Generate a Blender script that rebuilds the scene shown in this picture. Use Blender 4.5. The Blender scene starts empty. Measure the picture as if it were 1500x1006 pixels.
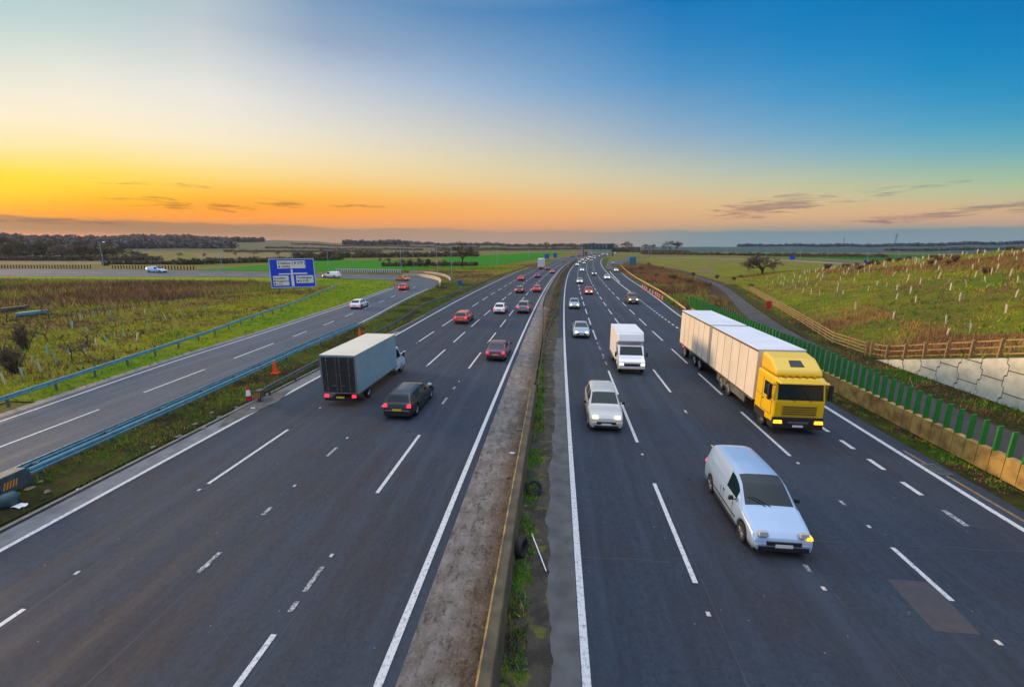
import bpy, math, random
import numpy as np
from mathutils import Vector, Matrix
R = math.radians
random.seed(7); rng = np.random.default_rng(7)
scn = bpy.context.scene
COL = scn.collection

# ------------------------------------------------------------------ camera
F_PX, CAM_H = 633.0, 9.6
PITCH = math.atan(141 / F_PX)
YAW = math.atan(62 * math.cos(PITCH) / F_PX)
cam_d = bpy.data.cameras.new('camera'); cam = bpy.data.objects.new('camera', cam_d); COL.objects.link(cam)
cam_d.sensor_width = 36; cam_d.lens = 36 * F_PX / 1500; cam_d.clip_start = .1; cam_d.clip_end = 20000
cam.location = (0, 0, CAM_H); cam.rotation_euler = (math.pi / 2 - PITCH, 0, YAW)
scn.camera = cam

# ------------------------------------------------------------------ colour management
vs = scn.view_settings
vs.view_transform = 'Standard'; vs.look = 'None'; vs.exposure = 0; vs.gamma = 1; vs.use_curve_mapping = False

# ------------------------------------------------------------------ sky
SKY_Y = [0, 60, 130, 200, 235, 262, 285, 305, 320, 333, 345, 358]
SKY_X = [0, 250, 500, 750, 1000, 1250, 1500]
SKY = [
 [(165,202,206),(185,200,207),(105,146,186),(62,126,182),(4,116,184),(0,121,188),(0,112,178)],
 [(205,220,212),(212,216,212),(140,162,194),(102,148,192),(40,130,190),(0,130,192),(0,130,190)],
 [(245,236,215),(240,235,225),(196,205,216),(140,172,206),(80,148,198),(46,146,198),(0,138,188)],
 [(253,232,180),(253,238,208),(230,221,203),(195,197,193),(140,171,197),(100,166,201),(80,165,187)],
 [(254,216,15),(253,229,158),(245,222,175),(215,206,177),(175,186,182),(140,180,186),(125,180,172)],
 [(255,222,0),(254,214,92),(246,211,138),(228,208,162),(198,197,172),(175,190,163),(160,190,152)],
 [(255,206,0),(255,184,25),(251,188,80),(238,194,130),(215,192,148),(200,193,150),(180,188,152)],
 [(255,172,0),(255,158,25),(253,164,55),(243,178,105),(224,180,132),(214,182,136),(205,171,131)],
 [(215,140,60),(255,150,50),(250,160,75),(238,168,100),(216,170,128),(215,170,130),(200,160,136)],
 [(165,120,85),(170,130,90),(215,150,100),(225,155,105),(190,160,130),(150,150,141),(170,150,136)],
 [(255,140,95),(205,140,110),(180,145,115),(160,140,120),(130,140,141),(105,135,151),(110,140,156)],
 [(230,140,110),(210,145,120),(195,150,125),(165,150,135),(135,150,155),(125,160,180),(125,155,175)]]
def lin(c): return tuple(((v / 255 + .055) / 1.055) ** 2.4 if v > 10 else v / 255 / 12.92 for v in c)
SKYL = np.array([[lin(c) for c in row] for row in SKY])
def sky_at(az, el):
    d = Vector((math.sin(az) * math.cos(el), math.cos(az) * math.cos(el), math.sin(el)))
    d.rotate(Matrix.Rotation(-YAW, 3, 'Z')); d.rotate(Matrix.Rotation(PITCH, 3, 'X'))
    x = 750 + F_PX * d.x / max(d.y, .2); y = 503 - F_PX * d.z / max(d.y, .2)
    x = min(max(x, 0), 1500); y = min(max(y, 0), 358)
    i = min(int(np.searchsorted(SKY_X, x, 'right')) - 1, 5); j = min(int(np.searchsorted(SKY_Y, y, 'right')) - 1, 10)
    a = (x - SKY_X[i]) / (SKY_X[i + 1] - SKY_X[i]); b = (y - SKY_Y[j]) / (SKY_Y[j + 1] - SKY_Y[j])
    c = (SKYL[j, i] * (1 - a) + SKYL[j, i + 1] * a) * (1 - b) + (SKYL[j + 1, i] * (1 - a) + SKYL[j + 1, i + 1] * a) * b
    return c
SUN_AZ, SUN_EL = R(-68), R(7)
w = bpy.data.worlds.new('World'); scn.world = w; w.use_nodes = True
nt = w.node_tree; nt.nodes.clear(); N = nt.nodes.new; K = nt.links.new
def wmath(op, a, b=None, c=None, clamp=False):
    n = N('ShaderNodeMath'); n.operation = op; n.use_clamp = clamp
    for i, v in enumerate((a, b, c)):
        if v is None: continue
        if isinstance(v, (int, float)): n.inputs[i].default_value = v
        else: K(v, n.inputs[i])
    return n.outputs[0]
tc = N('ShaderNodeTexCoord'); sp = N('ShaderNodeSeparateXYZ'); K(tc.outputs['Generated'], sp.inputs[0])
el = wmath('ARCSINE', sp.outputs[2]); az = wmath('ARCTAN2', sp.outputs[0], sp.outputs[1])
ELS = [0, .4, .8, 1.2, 1.6, 2.0, 2.5, 3, 3.6, 4.3, 5.1, 6, 7.2, 8.6, 10.5, 12.5, 15, 18, 21, 25, 38, 66]
AZS = [-58, -48, -38, -27, -14, 0, 13, 25, 36, 46]
fac = wmath('DIVIDE', el, R(66), clamp=True)
prev = None
def ramp(cols):
    r = N('ShaderNodeValToRGB'); cr = r.color_ramp; cr.interpolation = 'LINEAR'
    while len(cr.elements) < len(ELS): cr.elements.new(.5)
    for e, p, c in zip(cr.elements, ELS, cols):
        e.position = p / 66; e.color = (*c, 1)
    K(fac, r.inputs[0]); return r.outputs[0]
def mixc(f, a, b, mode='MIX'):
    m = N('ShaderNodeMix'); m.data_type = 'RGBA'; m.blend_type = mode
    if isinstance(f, (int, float)): m.inputs[0].default_value = f
    else: K(f, m.inputs[0])
    for s, v in ((6, a), (7, b)):
        if isinstance(v, tuple): m.inputs[s].default_value = (*v, 1) if len(v) == 3 else v
        else: K(v, m.inputs[s])
    return m.outputs[2]
for k, A in enumerate(AZS):
    cols = [sky_at(R(A), R(e)) for e in ELS]
    cols[-1] = np.array([1.95, 2.05, 2.35]); cols[-2] = np.array([.50, .62, .85])  # unseen overhead sky, brightened to light the ground
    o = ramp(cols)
    if prev is None: prev = o
    else:
        mr = N('ShaderNodeMapRange'); mr.interpolation_type = 'SMOOTHERSTEP' if 0 else 'LINEAR'
        K(az, mr.inputs[0]); mr.inputs[1].default_value = R(AZS[k - 1]); mr.inputs[2].default_value = R(A)
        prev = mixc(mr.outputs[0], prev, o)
# behind the camera: the dusk side, plain blue
back = ramp([(.30, .30, .40)] * 12 + [(.38, .46, .66)] * 8 + [(.50, .62, .85), (1.95, 2.05, 2.35)])  # upper stops repeat the overhead sky brightened for the ground
yb = wmath('MULTIPLY', sp.outputs[1], -1)
mb = N('ShaderNodeMapRange'); K(yb, mb.inputs[0]); mb.inputs[1].default_value = -.1; mb.inputs[2].default_value = .5
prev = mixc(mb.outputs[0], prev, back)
# the flat grey cloud bank lying along the horizon, pink light under its left end
def wsm(a, x0, x1, y0=0., y1=1.):
    n = N('ShaderNodeMapRange'); n.interpolation_type = 'SMOOTHSTEP'; K(a, n.inputs[0]) if not isinstance(a, float) else None
    for i, v in enumerate((x0, x1, y0, y1)): n.inputs[i + 1].default_value = v
    return n.outputs[0]
bx_ = N('ShaderNodeCombineXYZ'); K(wmath('MULTIPLY', az, 9.), bx_.inputs[0]); K(wmath('MULTIPLY', el, 40.), bx_.inputs[1])
bn = N('ShaderNodeTexNoise'); K(bx_.outputs[0], bn.inputs['Vector']); bn.inputs['Scale'].default_value = 1.; bn.inputs['Detail'].default_value = 5
edge = wmath('ADD', wsm(az, R(-55), R(40), R(2.5), R(1.75)), wmath('MULTIPLY', wmath('SUBTRACT', bn.outputs[0], .5), R(1.1)))
bk = wsm(wmath('SUBTRACT', edge, el), R(-.12), R(.22))
under = wmath('MULTIPLY', wsm(el, R(1.7), R(.8)), wsm(az, R(-24), R(-44)))
bk = wmath('MULTIPLY', bk, wmath('SUBTRACT', 1, wmath('MULTIPLY', under, .85)))
bcol = mixc(wsm(az, R(-50), R(-5)), lin((150, 112, 86)), lin((168, 140, 122)))
bcol = mixc(wsm(az, R(-2), R(22)), bcol, lin((112, 140, 152)))
prev = mixc(wmath('MULTIPLY', bk, .82), prev, bcol)
# thin streaky evening clouds, low over the horizon
cx = N('ShaderNodeCombineXYZ'); K(wmath('MULTIPLY', az, 7.), cx.inputs[0]); K(wmath('MULTIPLY', el, 75.), cx.inputs[1])
nz = N('ShaderNodeTexNoise'); K(cx.outputs[0], nz.inputs['Vector']); nz.inputs['Scale'].default_value = 2.3
nz.inputs['Detail'].default_value = 8; nz.inputs['Roughness'].default_value = .66; nz.inputs['Distortion'].default_value = .4
def azel(px, py):
    v = Vector(((px - 750) / F_PX, 1, (503 - py) / F_PX)).normalized()
    v.rotate(Matrix.Rotation(-PITCH, 3, 'X')); v.rotate(Matrix.Rotation(YAW, 3, 'Z'))
    return math.atan2(v.x, v.y), math.asin(v.z)
mask = None
for (px, py, ra, re, tilt, s) in [(235, 297, 4.5, .75, 0, .9), (335, 303, 3.2, .6, 0, .9), (415, 299, 3.5, .55, -.05, 1), (520, 303, 4, .45, 0, .6),
                            (180, 268, 3.5, .5, 0, .6), (280, 273, 2.5, .4, 0, .6), (60, 322, 9, .5, 0, .7), (1130, 303, 7.5, 1.25, .10, 1.15), (1080, 312, 4, .6, 0, .8),
                            (1330, 320, 5.5, .6, .05, .9), (1390, 313, 3, .7, .05, 1), (1440, 305, 4, .5, .08, .7), (1495, 304, 1.6, .7, 0, 1), (1250, 289, 10, .7, .10, .45)]:
    a0, e0 = azel(px, py)
    da = wmath('DIVIDE', wmath('SUBTRACT', az, a0), R(ra))
    de = wmath('DIVIDE', wmath('SUBTRACT', wmath('SUBTRACT', el, e0), wmath('MULTIPLY', wmath('SUBTRACT', az, a0), tilt)), R(re))
    d2 = wmath('ADD', wmath('MULTIPLY', da, da), wmath('MULTIPLY', de, de))
    m_ = wmath('MULTIPLY', wmath('SUBTRACT', 1, d2, clamp=True), s)
    mask = m_ if mask is None else wmath('MAXIMUM', mask, m_)
cl = N('ShaderNodeMapRange'); K(wmath('ADD', nz.outputs[0], wmath('MULTIPLY', mask, .19)), cl.inputs[0])
cl.inputs[1].default_value = .585; cl.inputs[2].default_value = .74; cl.clamp = True
cfac = wmath('MULTIPLY', wmath('MULTIPLY', cl.outputs[0], wmath('GREATER_THAN', mask, .001)), .85)
prev = mixc(cfac, prev, mixc(1, prev, (.50, .48, .72), 'MULTIPLY'))
nish = N('ShaderNodeTexSky'); nish.sky_type = 'NISHITA'; nish.sun_disc = False
nish.sun_elevation = SUN_EL; nish.sun_rotation = SUN_AZ
bgn = N('ShaderNodeBackground'); K(nish.outputs[0], bgn.inputs[0]); bgn.inputs[1].default_value = .004
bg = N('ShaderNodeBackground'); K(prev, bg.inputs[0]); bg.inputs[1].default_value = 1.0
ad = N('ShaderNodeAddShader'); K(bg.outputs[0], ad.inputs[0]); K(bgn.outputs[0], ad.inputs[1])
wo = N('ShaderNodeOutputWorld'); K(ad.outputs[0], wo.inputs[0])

sun_d = bpy.data.lights.new('sun', 'SUN'); sun = bpy.data.objects.new('sun', sun_d); COL.objects.link(sun)
sun_d.energy = 3.4; sun_d.angle = R(12); sun_d.color = (1, .64, .32)
sv = Vector((math.sin(SUN_AZ) * math.cos(SUN_EL + .02), math.cos(SUN_AZ) * math.cos(SUN_EL + .02), math.sin(SUN_EL + .02)))
sun.rotation_euler = sv.to_track_quat('Z', 'Y').to_euler()

# ------------------------------------------------------------------ helpers
def P(x, y, h=0.):
    """point of the place seen at photograph pixel x,y at height h"""
    u = (x - 750) / F_PX; v = (503 - y) / F_PX
    fy = math.cos(PITCH) + v * math.sin(PITCH); fz = -math.sin(PITCH) + v * math.cos(PITCH)
    X = u * math.cos(YAW) - fy * math.sin(YAW); Y = u * math.sin(YAW) + fy * math.cos(YAW)
    t = (h - CAM_H) / fz
    return X * t, Y * t
def S(y): return .00017 * y * y if y < 700 else .00017 * 490000 + .238 * (y - 700)
def heading(y): return -math.atan(.00034 * min(y, 700))

MATS = {}
def mat(name, col, rough=.6, metal=0., col2=None, scale=4., bump=0., bscale=None, emit=None, estr=0., spec=.5, detail=6., coat=0., lo=.35, hi=.65, bdist=.02):
    if name in MATS: return MATS[name]
    m = bpy.data.materials.new(name); m.use_nodes = True; MATS[name] = m
    t = m.node_tree; b = t.nodes['Principled BSDF']
    b.inputs['Base Color'].default_value = (*col, 1); b.inputs['Roughness'].default_value = rough; b.inputs['Metallic'].default_value = metal
    b.inputs['Specular IOR Level'].default_value = spec; b.inputs['Coat Weight'].default_value = coat; b.inputs['Coat Roughness'].default_value = .08
    co = t.nodes.new('ShaderNodeTexCoord')
    if col2:
        n = t.nodes.new('ShaderNodeTexNoise'); n.inputs['Scale'].default_value = scale; n.inputs['Detail'].default_value = detail
        t.links.new(co.outputs['Object'], n.inputs['Vector'])
        r = t.nodes.new('ShaderNodeMapRange'); r.inputs[1].default_value = lo; r.inputs[2].default_value = hi
        t.links.new(n.outputs[0], r.inputs[0])
        x = t.nodes.new('ShaderNodeMix'); x.data_type = 'RGBA'; x.inputs[6].default_value = (*col, 1); x.inputs[7].default_value = (*col2, 1)
        t.links.new(r.outputs[0], x.inputs[0]); t.links.new(x.outputs[2], b.inputs['Base Color'])
    if bump:
        n = t.nodes.new('ShaderNodeTexNoise'); n.inputs['Scale'].default_value = bscale or scale * 6; n.inputs['Detail'].default_value = 5
        t.links.new(co.outputs['Object'], n.inputs['Vector'])
        bp = t.nodes.new('ShaderNodeBump'); bp.inputs['Strength'].default_value = bump; bp.inputs['Distance'].default_value = bdist
        t.links.new(n.outputs[0], bp.inputs['Height']); t.links.new(bp.outputs[0], b.inputs['Normal'])
    if emit:
        b.inputs['Emission Color'].default_value = (*emit, 1); b.inputs['Emission Strength'].default_value = estr
    return m
class NB:
    """small node-graph builder for the ground surfaces"""
    def __init__(s, name, rough=.8, spec=.3):
        s.m = bpy.data.materials.new(name); s.m.use_nodes = True; MATS[name] = s.m; s.t = s.m.node_tree; s.b = s.t.nodes['Principled BSDF']
        s.b.inputs['Roughness'].default_value = rough; s.b.inputs['Specular IOR Level'].default_value = spec
        s.co = s.t.nodes.new('ShaderNodeTexCoord')
    def vec(s, src='Object', sc=(1, 1, 1), rot=0.):
        n = s.t.nodes.new('ShaderNodeMapping'); n.inputs['Scale'].default_value = sc; n.inputs['Rotation'].default_value = (0, 0, rot)
        s.t.links.new(s.co.outputs[src], n.inputs['Vector']); return n.outputs[0]
    def noise(s, v, scale, detail=5, rough=.55, lo=.35, hi=.65):
        n = s.t.nodes.new('ShaderNodeTexNoise'); n.inputs['Scale'].default_value = scale; n.inputs['Detail'].default_value = detail; n.inputs['Roughness'].default_value = rough
        s.t.links.new(v, n.inputs['Vector'])
        r = s.t.nodes.new('ShaderNodeMapRange'); r.inputs[1].default_value = lo; r.inputs[2].default_value = hi; s.t.links.new(n.outputs[0], r.inputs[0]); return r.outputs[0]
    def voro(s, v, scale, lo, hi, feature='F1'):
        n = s.t.nodes.new('ShaderNodeTexVoronoi'); n.feature = feature; n.inputs['Scale'].default_value = scale; s.t.links.new(v, n.inputs['Vector'])
        r = s.t.nodes.new('ShaderNodeMapRange'); r.inputs[1].default_value = lo; r.inputs[2].default_value = hi; s.t.links.new(n.outputs['Distance'], r.inputs[0]); return r.outputs[0]
    def mix(s, f, a, b, mode='MIX', k=None):
        if k is not None: f = s.math('MULTIPLY', f, k)
        m = s.t.nodes.new('ShaderNodeMix'); m.data_type = 'RGBA'; m.blend_type = mode
        if isinstance(f, (int, float)): m.inputs[0].default_value = f
        else: s.t.links.new(f, m.inputs[0])
        for i, v in ((6, a), (7, b)):
            if isinstance(v, tuple): m.inputs[i].default_value = (*v, 1)
            else: s.t.links.new(v, m.inputs[i])
        return m.outputs[2]
    def math(s, op, a, b, clamp=False):
        n = s.t.nodes.new('ShaderNodeMath'); n.operation = op; n.use_clamp = clamp
        for i, v in enumerate((a, b)):
            if isinstance(v, (int, float)): n.inputs[i].default_value = v
            else: s.t.links.new(v, n.inputs[i])
        return n.outputs[0]
    def sep(s, v):
        n = s.t.nodes.new('ShaderNodeSeparateXYZ'); s.t.links.new(v, n.inputs[0]); return n.outputs
    def done(s, col, bump=None, bs=.3, bd=.02, rough=None):
        s.t.links.new(col, s.b.inputs['Base Color'])
        if rough is not None: s.t.links.new(rough, s.b.inputs['Roughness'])
        if bump is not None:
            n = s.t.nodes.new('ShaderNodeBump'); n.inputs['Strength'].default_value = bs; n.inputs['Distance'].default_value = bd
            s.t.links.new(bump, n.inputs['Height']); s.t.links.new(n.outputs[0], s.b.inputs['Normal'])
        return s.m

class MB:
    def __init__(s): s.v = []; s.f = []; s.mi = []; s.uv = None
    def quad(s, a, b, c, d, mi=0):
        i = len(s.v); s.v += [a, b, c, d]; s.f.append((i, i + 1, i + 2, i + 3)); s.mi.append(mi)
    def box(s, x0, x1, y0, y1, z0, z1, mi=0, taper=None):
        """taper=(dx,dy0,dy1): inset of the top face"""
        dx, d0, d1 = taper or (0, 0, 0)
        i = len(s.v)
        s.v += [(x0, y0, z0), (x1, y0, z0), (x1, y1, z0), (x0, y1, z0), (x0 + dx, y0 + d0, z1), (x1 - dx, y0 + d0, z1), (x1 - dx, y1 - d1, z1), (x0 + dx, y1 - d1, z1)]
        for f in ((0, 3, 2, 1), (4, 5, 6, 7), (0, 1, 5, 4), (1, 2, 6, 5), (2, 3, 7, 6), (3, 0, 4, 7)): s.f.append(tuple(i + k for k in f)); s.mi.append(mi)
    def bar(s, a, b, r0, r1=None, n=6, mi=0, cap=True):
        r1 = r0 if r1 is None else r1
        a = Vector(a); b = Vector(b); d = (b - a)
        if d.length < 1e-6: return
        d.normalize(); u = d.orthogonal().normalized(); w_ = d.cross(u); i = len(s.v)
        for p, r in ((a, r0), (b, r1)):
            for k in range(n):
                t = 2 * math.pi * k / n + math.pi / n; q = p + (u * math.cos(t) + w_ * math.sin(t)) * r; s.v.append(tuple(q))
        for k in range(n):
            l = (k + 1) % n; s.f.append((i + k, i + l, i + n + l, i + n + k)); s.mi.append(mi)
        if cap and n > 2:
            s.f.append(tuple(i + k for k in range(n - 1, -1, -1))); s.mi.append(mi)
            s.f.append(tuple(i + n + k for k in range(n))); s.mi.append(mi)
    def lathe(s, prof, c=(0, 0, 0), n=16, axis='z', mi=0):
        i = len(s.v)
        for (r, h) in prof:
            for k in range(n):
                t = 2 * math.pi * k / n; x, y = r * math.cos(t), r * math.sin(t)
                p = (x, y, h) if axis == 'z' else (h, x, y)
                s.v.append((p[0] + c[0], p[1] + c[1], p[2] + c[2]))
        for j in range(len(prof) - 1):
            for k in range(n):
                l = (k + 1) % n; s.f.append((i + j * n + k, i + j * n + l, i + (j + 1) * n + l, i + (j + 1) * n + k)); s.mi.append(mi)
    def sweep(s, path, prof, mi=0, close=False):
        """path: list of (x,y,z); prof: list of (offset to the right, height)"""
        n = len(prof); i = len(s.v); Pn = len(path)
        for j, p in enumerate(path):
            a = Vector(path[max(j - 1, 0)]); b = Vector(path[min(j + 1, Pn - 1)]); d = (b - a); d.z = 0; d.normalize()
            r = Vector((d.y, -d.x, 0))
            for (o, h) in prof: s.v.append((p[0] + r.x * o, p[1] + r.y * o, p[2] + h))
        for j in range(Pn - 1):
            for k in range(n if close else n - 1):
                l = (k + 1) % n; s.f.append((i + j * n + k, i + j * n + l, i + (j + 1) * n + l, i + (j + 1) * n + k)); s.mi.append(mi)
        if close:
            s.f.append(tuple(i + k for k in range(n - 1, -1, -1))); s.mi.append(mi)
            s.f.append(tuple(i + (Pn - 1) * n + k for k in range(n))); s.mi.append(mi)
    def build(s, name, m, parent=None, loc=(0, 0, 0), rz=0, smooth=False, bevel=0, seg=2):
        me = bpy.data.meshes.new(name); me.from_pydata([tuple(v) for v in s.v], [], s.f)
        ms = m if isinstance(m, (list, tuple)) else [m]
        for x in ms: me.materials.append(x)
        if len(ms) > 1: me.polygons.foreach_set('material_index', s.mi)
        if smooth: me.polygons.foreach_set('use_smooth', [True] * len(me.polygons))
        me.update()
        o = bpy.data.objects.new(name, me); COL.objects.link(o); o.location = loc; o.rotation_euler = (0, 0, rz)
        if parent: o.parent = parent
        if bevel:
            b = o.modifiers.new('bevel', 'BEVEL'); b.width = bevel; b.segments = seg; b.limit_method = 'ANGLE'; b.harden_normals = False
        return o
def npmesh(name, v, f, m, mi=None, parent=None, smooth=False):
    me = bpy.data.meshes.new(name); v = np.asarray(v, dtype=np.float32); f = np.asarray(f, dtype=np.int32); k = f.shape[1]
    me.vertices.add(len(v)); me.vertices.foreach_set('co', v.ravel())
    me.loops.add(f.size); me.loops.foreach_set('vertex_index', f.ravel())
    me.polygons.add(len(f)); me.polygons.foreach_set('loop_start', np.arange(0, f.size, k, dtype=np.int32)); me.polygons.foreach_set('loop_total', np.full(len(f), k, dtype=np.int32))
    ms = m if isinstance(m, (list, tuple)) else [m]
    for x in ms: me.materials.append(x)
    if mi is not None: me.polygons.foreach_set('material_index', np.asarray(mi, dtype=np.int32))
    if smooth: me.polygons.foreach_set('use_smooth', np.ones(len(f), dtype=bool))
    me.update(calc_edges=True); me.validate()
    o = bpy.data.objects.new(name, me); COL.objects.link(o)
    if parent: o.parent = parent
    return o
def tag(o, label=None, cat=None, group=None, kind=None):
    if label: o['label'] = label
    if cat: o['category'] = cat
    if group: o['group'] = group
    if kind: o['kind'] = kind
    return o
def struct(o, label=None, cat=None): return tag(o, label, cat, kind='structure')
def empty(name, loc=(0, 0, 0), rz=0):
    o = bpy.data.objects.new(name, None); COL.objects.link(o); o.location = loc; o.rotation_euler = (0, 0, rz); o.empty_display_size = .3; return o
def copy_tree(o, parent=None):
    c = o.copy(); COL.objects.link(c)
    if parent: c.parent = parent
    for ch in list(o.children): copy_tree(ch, c)
    return c

# ------------------------------------------------------------------ materials
def asphalt(name, base, warm, blotch=.5, uvband=False):
    n = NB(name, .8, .25)
    v = n.vec('Object'); uv = n.vec('UV')
    agg = n.noise(v, 17, 6, .85, .35, .65)
    fine = n.voro(v, 26, .0, .5)
    big = n.noise(n.vec('Object', (.55, .05, 1)), 1., 5, .6, .36, .66)
    pat = n.noise(v, .22, 4, .6, .45, .62)
    c = n.mix(agg, tuple(x * .55 for x in base), tuple(x * 1.5 for x in base))
    c = n.mix(fine, tuple(x * 1.35 for x in base), c, k=1.) if 0 else c
    c = n.mix(big, c, tuple(x * 1.5 for x in base), k=.7)
    c = n.mix(pat, c, warm, k=blotch)
    # wheel tracks, polished a little, from the lane coordinate
    u = n.sep(uv)[0]
    tr = n.math('ABSOLUTE', n.math('SINE', n.math('MULTIPLY', u, math.pi / 1.775), 0), 0)
    tr = n.math('POWER', tr, 2.5)
    wob = n.noise(n.vec('Object', (1.2, .03, 1)), 1.3, 3, .5, .3, .7)
    c = n.mix(n.math('MULTIPLY', tr, wob), c, tuple(x * .62 for x in base), k=.55)
    c = n.mix(n.noise(n.vec('Object', (2.6, .35, 1)), 1.4, 7, .75, .45, .68), c, tuple(x * 1.7 for x in base), k=.5)
    c = n.mix(n.noise(v, 5.5, 6, .8, .46, .64), c, tuple(x * .55 for x in base), k=.55)
    # pale haze of rubber and dust down the lane middles, dark oil drips
    c = n.mix(n.noise(n.vec('Object', (1.1, .018, 1)), 1., 3, .5, .50, .70), c, tuple(x * 1.9 for x in base), k=.4)
    # pale specks of grit
    sp_ = n.voro(v, 1.7, .045, .02)
    c = n.mix(sp_, c, (.26, .26, .25), k=.8)
    c = n.mix(n.voro(n.vec('Object', (1, .8, 1)), .45, .05, .03), c, (.015, .015, .017), k=.8)
    ro = n.math('SUBTRACT', .84, n.math('MULTIPLY', n.math('MULTIPLY', tr, wob), .16))
    return n.done(c, n.noise(v, 16, 5, .8, .2, .8), .9, .02, ro)
M_ROAD = asphalt('asphalt', (.025, .036, .053), (.036, .033, .040), .8)
M_ROAD2 = asphalt('asphalt_slip', (.050, .066, .088), (.070, .066, .072), .5)
def paint_mat():
    n = NB('road_paint', .6, .4); v = n.vec()
    c = n.mix(n.noise(v, 9, 6, .75, .50, .66), (.52, .53, .54), (.19, .19, .195))
    return n.done(c, n.noise(v, 60, 3), .2, .005)
M_PAINT = paint_mat()
M_PAINTW = (lambda n: n.done(n.mix(n.noise(n.vec(), 11, 6, .8, .40, .56), (.5, .5, .5), (.065, .068, .075))))(NB('worn_road_paint', .7, .3))
def concrete_strip():
    n = NB('dirty_concrete', .85, .25); v = n.vec(); st = n.vec('Object', (1.2, .45, 1))
    c = n.mix(n.noise(v, 1.6, 7, .7, .36, .66), (.30, .28, .27), (.15, .138, .13))
    ub = n.math('ADD', n.sep(n.vec('UV'))[0], n.math('MULTIPLY', n.noise(v, 1.1, 6, .7, .2, .8), 1.5))
    gm = n.t.nodes.new('ShaderNodeMapRange'); gm.inputs[1].default_value = -1.75; gm.inputs[2].default_value = -.95; n.t.links.new(ub, gm.inputs[0])
    c = n.mix(gm.outputs[0], c, (.125, .075, .034), k=.85)
    c = n.mix(n.noise(st, 1.8, 6, .7, .46, .62), c, (.11, .085, .06), k=.45)
    c = n.mix(n.noise(n.vec('Object', (2.2, .8, 1)), 1.5, 9, .8, .52, .60), c, (.045, .038, .03), k=.8)
    c = n.mix(n.noise(v, 12, 4, .7, .52, .7), c, (.33, .30, .28), k=.6)
    c = n.mix(n.noise(v, 4.5, 8, .8, .56, .62), c, (.03, .026, .022), k=.8)
    return n.done(c, n.noise(v, 7, 9, .8, .2, .8), 1., .09)
M_DIRTY = concrete_strip()
def mud():
    n = NB('damp_verge', .8, .35); v = n.vec()
    c = n.mix(n.noise(v, 1.1, 6, .65, .42, .56), (.055, .048, .036), (.028, .024, .018))
    c = n.mix(n.noise(v, 1.7, 5, .6, .55, .63), c, (.10, .105, .012), k=.8)
    c = n.mix(n.noise(v, 14, 4, .7, .6, .72), c, (.16, .15, .13), k=.5)
    return n.done(c, n.noise(v, 14, 7, .7, .2, .8), .8, .04)
M_MUD = mud()
def grass(name, a, b, c_, d, s=1., k3=.8, ext=(1, 1, 1)):
    n = NB(name, .95, .1); v = n.vec('Object', ext)
    c = n.mix(n.noise(v, .12 * s, 6, .65, .40, .60), a, b)
    c = n.mix(n.noise(v, .45 * s, 6, .7, .5, .62), c, c_, k=k3)
    c = n.mix(n.noise(v, 1.9 * s, 6, .75, .48, .66), c, d, k=.8)
    return n.done(c, n.noise(v, 3.2 * s, 7, .75, .2, .8), 1., .25)
M_LAND = grass('open_land', (.12, .14, .018), (.17, .12, .04), (.052, .042, .025), (.10, .13, .02), .5)
M_SCRUB = grass('scrub_ground', (.22, .12, .04), (.20, .19, .010), (.075, .050, .026), (.24, .21, .012), 1.)
M_YG = grass('mossy_ground', (.27, .27, .006), (.15, .17, .010), (.07, .05, .022), (.33, .30, .010), 1.2)
M_VERGE = grass('verge_soil', (.062, .048, .026), (.075, .11, .010), (.030, .025, .018), (.085, .12, .010), 2.2)
M_LAWN = grass('lawn_grass', (.13, .25, .005), (.23, .27, .006), (.12, .16, .010), (.17, .28, .006), 1.5, .5)
M_MOUND = grass('embankment_grass', (.17, .20, .007), (.10, .15, .008), (.13, .075, .026), (.21, .13, .04), .9, .9)
M_CROP = grass('crop_field', (.012, .145, .002), (.02, .17, .002), (.010, .12, .003), (.016, .15, .002), .25, .5)
M_CROP2 = grass('dark_crop_field', (.012, .085, .006), (.018, .11, .006), (.012, .07, .006), (.02, .085, .006), .1, .5)
M_STUB = grass('stubble_field', (.17, .13, .075), (.14, .115, .06), (.11, .10, .05), (.16, .125, .07), .1, .5, (1, 3, 1))
M_BROWN = grass('ploughed_field', (.12, .085, .06), (.14, .10, .072), (.10, .085, .05), (.12, .09, .06), .06, .5, (1, 3, 1))
M_HILL = grass('hill_land', (.075, .08, .045), (.12, .085, .055), (.06, .06, .045), (.09, .095, .04), .02, .8)
M_HILLB = grass('haze_blue_hill', (.03, .07, .085), (.035, .085, .06), (.03, .06, .08), (.03, .07, .07), .01, .8)  # blue of the distant air put into the land colour
M_TRACK = grass('track_surface', (.10, .10, .10), (.125, .12, .115), (.085, .08, .075), (.11, .108, .10), 1.)
M_CONC = mat('concrete', (.30, .28, .24), .85, col2=(.20, .18, .14), scale=2.5, bump=.4)
M_CONCD = mat('weathered_concrete', (.105, .085, .05), .9, col2=(.055, .045, .03), scale=2.2, bump=.6)
M_CONCY = mat('stained_concrete_face', (.48, .31, .085), .85, col2=(.26, .155, .045), scale=1.8, bump=.5, lo=.4, hi=.62)
M_KERB = mat('kerb_stone', (.21, .20, .185), .85, col2=(.12, .115, .10), scale=3, bump=.3)
M_STEEL = mat('galvanised_steel', (.22, .46, .58), .42, .45, col2=(.16, .34, .44), scale=3, bump=.1)
M_STEELD = mat('dull_steel', (.16, .18, .18), .55, .5, col2=(.10, .11, .11), scale=3)
M_STEELBOX = mat('painted_steel_box', (.07, .105, .13), .6, .3, col2=(.05, .075, .09), scale=4)
M_RUST = mat('weathered_steel', (.12, .10, .075), .75, .3, col2=(.06, .055, .05), scale=3)
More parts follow.
